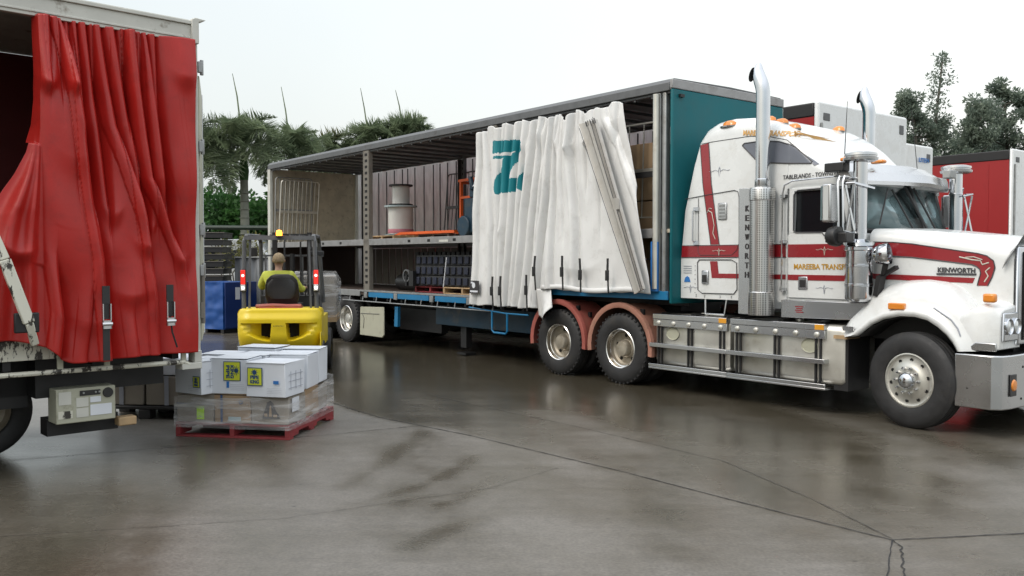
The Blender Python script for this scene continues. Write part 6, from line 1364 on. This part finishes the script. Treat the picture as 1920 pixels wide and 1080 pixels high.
palm('palm crown behind the trailer roof, second of the row', -6.9, 37, 7.0, 1.6, 12, nf=14, spear=False)
palm('round palm crown behind the trailer roof, middle of the row', -5.75, 36, 7.65, 1.6, 14, nf=15)
palm('small palm crown rising last behind the trailer roof', -4.4, 36.5, 7.85, 1.35, 17, nf=18)
# ------------------------------------------------------------------ leafy masses
def leafball(b, c, r, n, sz, rnd, flat=1.0, wf=.2):
    for _ in range(n):
        while True:
            p = Vector((rnd.uniform(-1, 1), rnd.uniform(-1, 1), rnd.uniform(-1, 1)))
            if .25 < p.length < 1: break
        q = Vector(c) + Vector((p.x * r, p.y * r, p.z * r * flat)); d = (p + Vector((rnd.gauss(0, .5), rnd.gauss(0, .5), rnd.gauss(0, .5)))).normalized(); s = d.cross(Vector((rnd.gauss(0, 1), rnd.gauss(0, 1), rnd.gauss(0, 1)))).normalized()
        l_ = sz * rnd.uniform(.6, 1.3); w_ = l_ * wf; b.add([q, q + d * l_ * .5 + s * w_, q + d * l_, q + d * l_ * .5 - s * w_], [(0, 1, 2, 3)])
rnd = random.Random(5); b = MB()
for i in range(120): leafball(b, (-14 + i * .075 + rnd.uniform(-.3, .3), 34 + rnd.uniform(-.8, .8), rnd.uniform(.5, 4.0)), rnd.uniform(.45, .8), 300, .22, rnd, 1, .3)
k = thing('hedge', 'bright green leafy hedge under the palms at the left', 'hedge', 'W', (-9, 34, 0), 0); OFF[k.name] = (-9, 34, 0); b.build('hedge_leaves', 'hedge_leaf', k, smooth=180, norm=False)
b = MB()
for i in range(14): x = -13.5 + i * .8; b.tube([(x, 34, 0), (x + .1, 34, 1.4), (x + .3, 34.1, 2.4)], [.06, .04, .02], 5)
b.build('hedge_stem', 'trunk', k)
b = MB()
for i in range(9): leafball(b, (-8.2 + rnd.uniform(-.7, .9), 26.0 + rnd.uniform(-.3, .3), 1.9 + rnd.uniform(-.3, .5)), .35, 60, .16, rnd)
k = thing('shrub', 'thin leafy shrub with gaps beside the palm trunk above the grey fence', 'shrub', 'W', (-8, 26, 0), 0); OFF[k.name] = (-8, 26, 0); b.build('shrub_leaves', 'palm_leaf_yellow', k, smooth=180, norm=False)
b = MB()
for i in range(6): b.tube([(-8, 26, 0), (-8.2 + rnd.uniform(-.5, .5), 26, 1.4), (-8.2 + rnd.uniform(-.8, .8), 26, 2.3)], [.03, .02, .008], 5)
b.build('shrub_stem', 'trunk', k)
def pine(label, x, y, ht, z0, wd, seed, nb=26, spire=0, dens=1.0, grp='pines behind the trailers'):
    rnd = random.Random(seed); k = thing('pine_tree', label, 'pine tree', 'W', (x, y, 0), 0, grp, local=True); b = MB(); c = MB()
    tx = lambda z: .35 * math.sin(z * .3 + seed)
    b.tube([(tx(z), 0, z) for z in [i * ht / 8 for i in range(9)]], [.22 * (1 - .88 * i / 8) + .01 for i in range(9)], 8)
    for i in range(nb):
        t_ = (i + rnd.random()) / nb; z = z0 + (ht - z0) * t_; rmax = wd * (1 - .75 * t_ ** 1.6) * rnd.uniform(.45, 1.1) 
        if spire and z > ht - spire: rmax *= .28
        az = rnd.uniform(0, 6.28); e = Vector((tx(z) + rmax * math.cos(az), rmax * math.sin(az), z + rmax * rnd.uniform(.15, .6))); s_ = Vector((tx(z), 0, z)); m_ = s_.lerp(e, .5) - Vector((0, 0, .08 * rmax))
        b.tube([s_, m_, e], [.05, .03, .012], 5)
        nt_ = max(2, int(rmax * 2.3 * dens))
        for j in range(nt_):
            p = s_.lerp(e, rnd.uniform(.5, 1.05)) + Vector((rnd.gauss(0, .22), rnd.gauss(0, .22), rnd.gauss(.05, .15))); leafball(c, p, rnd.uniform(.22, .46), 150 if not (spire and z > ht - spire) else 25, .20, rnd, .8)
    leafball(c, (tx(ht), 0, ht), .25, 50, .22, rnd); b.build('trunk', 'trunk', k, smooth=180); c.build('crown', 'hazy_pine_leaf', k, smooth=180, norm=False)
pine('bushy pine nearest the white trailer, leftmost of the right-hand pines', 21.9, 48, 10.5, 5.2, 1.9, 1, 34)
pine('small rounded pine peeking over the white trailer top', 20.9, 50, 9.0, 5.2, 1.1, 2, 14, dens=.8)
pine('tall pine with a thin bare spire standing above all the others', 23.7, 49.5, 13.0, 5.0, 1.8, 3, 36, spire=3.6)
pine('broad dense pine in the middle of the right-hand group', 24.4, 47, 9.9, 4.6, 2.1, 4, 36)
pine('slim pine with a bare upper trunk, right of the middle group', 26.7, 48.5, 11.4, 7.2, 1.25, 6, 18, dens=.8)
pine('spreading pine at the right edge of the photo', 28.3, 48, 10.6, 5.4, 2.0, 7, 30)
pine('low filler pine between the broad one and the slim one', 26.0, 50, 8.0, 4.5, 1.9, 8, 26)
pine('low pine behind the spreading one near the right edge', 28.0, 51, 8.6, 4.5, 2.0, 9, 26)
pine('low dark pine behind the group just above the red trailer', 23.2, 52, 8.4, 4.5, 1.9, 10, 24)
pine('dense low pine at the left of the group right over the lettered trailer', 22.4, 50, 8.4, 4.2, 1.9, 21, 28)
pine('dense low pine right of centre in the group, under the gap of sky', 25.2, 49, 8.2, 4.2, 1.9, 22, 28)
rnd = random.Random(77); b = MB()
for i in range(150):
    a_ = R(-62 + i * .82 + rnd.uniform(-.4, .4)); dd_ = rnd.uniform(74, 84); leafball(b, (dd_ * math.sin(a_), dd_ * math.cos(a_), rnd.uniform(.3, 3.2)), rnd.uniform(1.0, 1.9), 110, .75, rnd, .8, .4)
tag(b.build('distant_tree_line', 'hedge_leaf', None, off=(0, 0, 0), smooth=180, norm=False), 'low green mass of far-off trees along the back of the yard', 'trees', kind='stuff')
# ------------------------------------------------------------------ other trailers behind
def bgtrailer(label, x0, x1, y0, y1, zt, side, cap, wheels=True, extra=None):
    k = thing('parked_trailer', label, 'trailer', 'T', ((x0 + x1) / 2, (y0 + y1) / 2, 0)); b = MB(); b.box(x0, x1 - .05, y0, y0 + .03, 1.2, zt - .24); b.box(x0, x1 - .05, y1 - .03, y1, 1.2, zt - .24)
    for i in range(14): b.box(x0 + .5 + i * (x1 - x0 - 1) / 13 - .012, x0 + .5 + i * (x1 - x0 - 1) / 13 + .012, y0 - .006, y0 - .001, 1.2, zt - .30)
    b.build('curtain', side, k); b = MB(); b.box(x0, x1 - .05, y0 - .015, y1 + .015, zt - .24, zt - .02); b.build('roof_rail', 'black_steel' if side == 'far_red' else 'white_paint', k, bev=.02)
    b = MB(); b.box(x1 - .05, x1 + .04, y0 - .02, y1 + .02, 1.1, zt); fw_ = b.build('front_wall', cap, k, bev=.07, seg=4)
    MB().box(x1 + .035, x1 + .05, y0 + .12, y0 + .30, zt - .30, zt - .18).build('front_vent', 'grey_steel', fw_, bev=.01); MB().box(x1 + .035, x1 + .05, y1 - .26, y1 - .12, zt - .32, zt - .16).build('front_vent', 'grey_steel', fw_, bev=.01)
    b = MB(); b.tube([(x1 + .06, y0 + .05, 1.2), (x1 + .06, y0 + .05, zt - .35)], .02, 6); b.build('corner_trim', 'galv', fw_)
    b = MB(); b.box(x0, x1, y0 + .05, y1 - .05, .95, 1.19); b.box(x0, x1, y0 + .8, y0 + .95, .6, .95); b.box(x0, x1, y1 - .95, y1 - .8, .6, .95); b.build('chassis', 'black_steel', k)
    if extra: extra(fw_)
    for x in (x0 + 1.6, x0 + 2.9, x1 - 1.8):
        for y, s in ((y0 + .02, 1), (y1 - .02, -1)): wheel(k, x, y, .515, 'x', s, detail=False)
bgtrailer('red-curtained trailer with a tall white front wall right behind the sleeper cab', -16.5, -3.3, 3.42, 6.15, 4.32, 'far_red', 'white_paint')
def ltxt(p):
    b = MB(); fit(b, 'LITEN', .40, .085, (0, 0, 0), bold=.03); b.xf(Matrix.Translation((-4.04, 8.12, 3.74)) @ Matrix.Rotation(R(90), 4, 'Z')); b.build('blue_lettering', 'sticker_blue', p)
    
bgtrailer('lower white trailer with blue lettering on its front, between the white-fronted and the red trailer', -15, -4.1, 6.6, 8.72, 4.08, 'white_curtain', 'white_paint', extra=ltxt)
bgtrailer('long red-curtained trailer parked at the right edge beyond the bonnet', -17.5, -3.95, 12.1, 14.6, 4.30, 'far_red', 'white_paint')
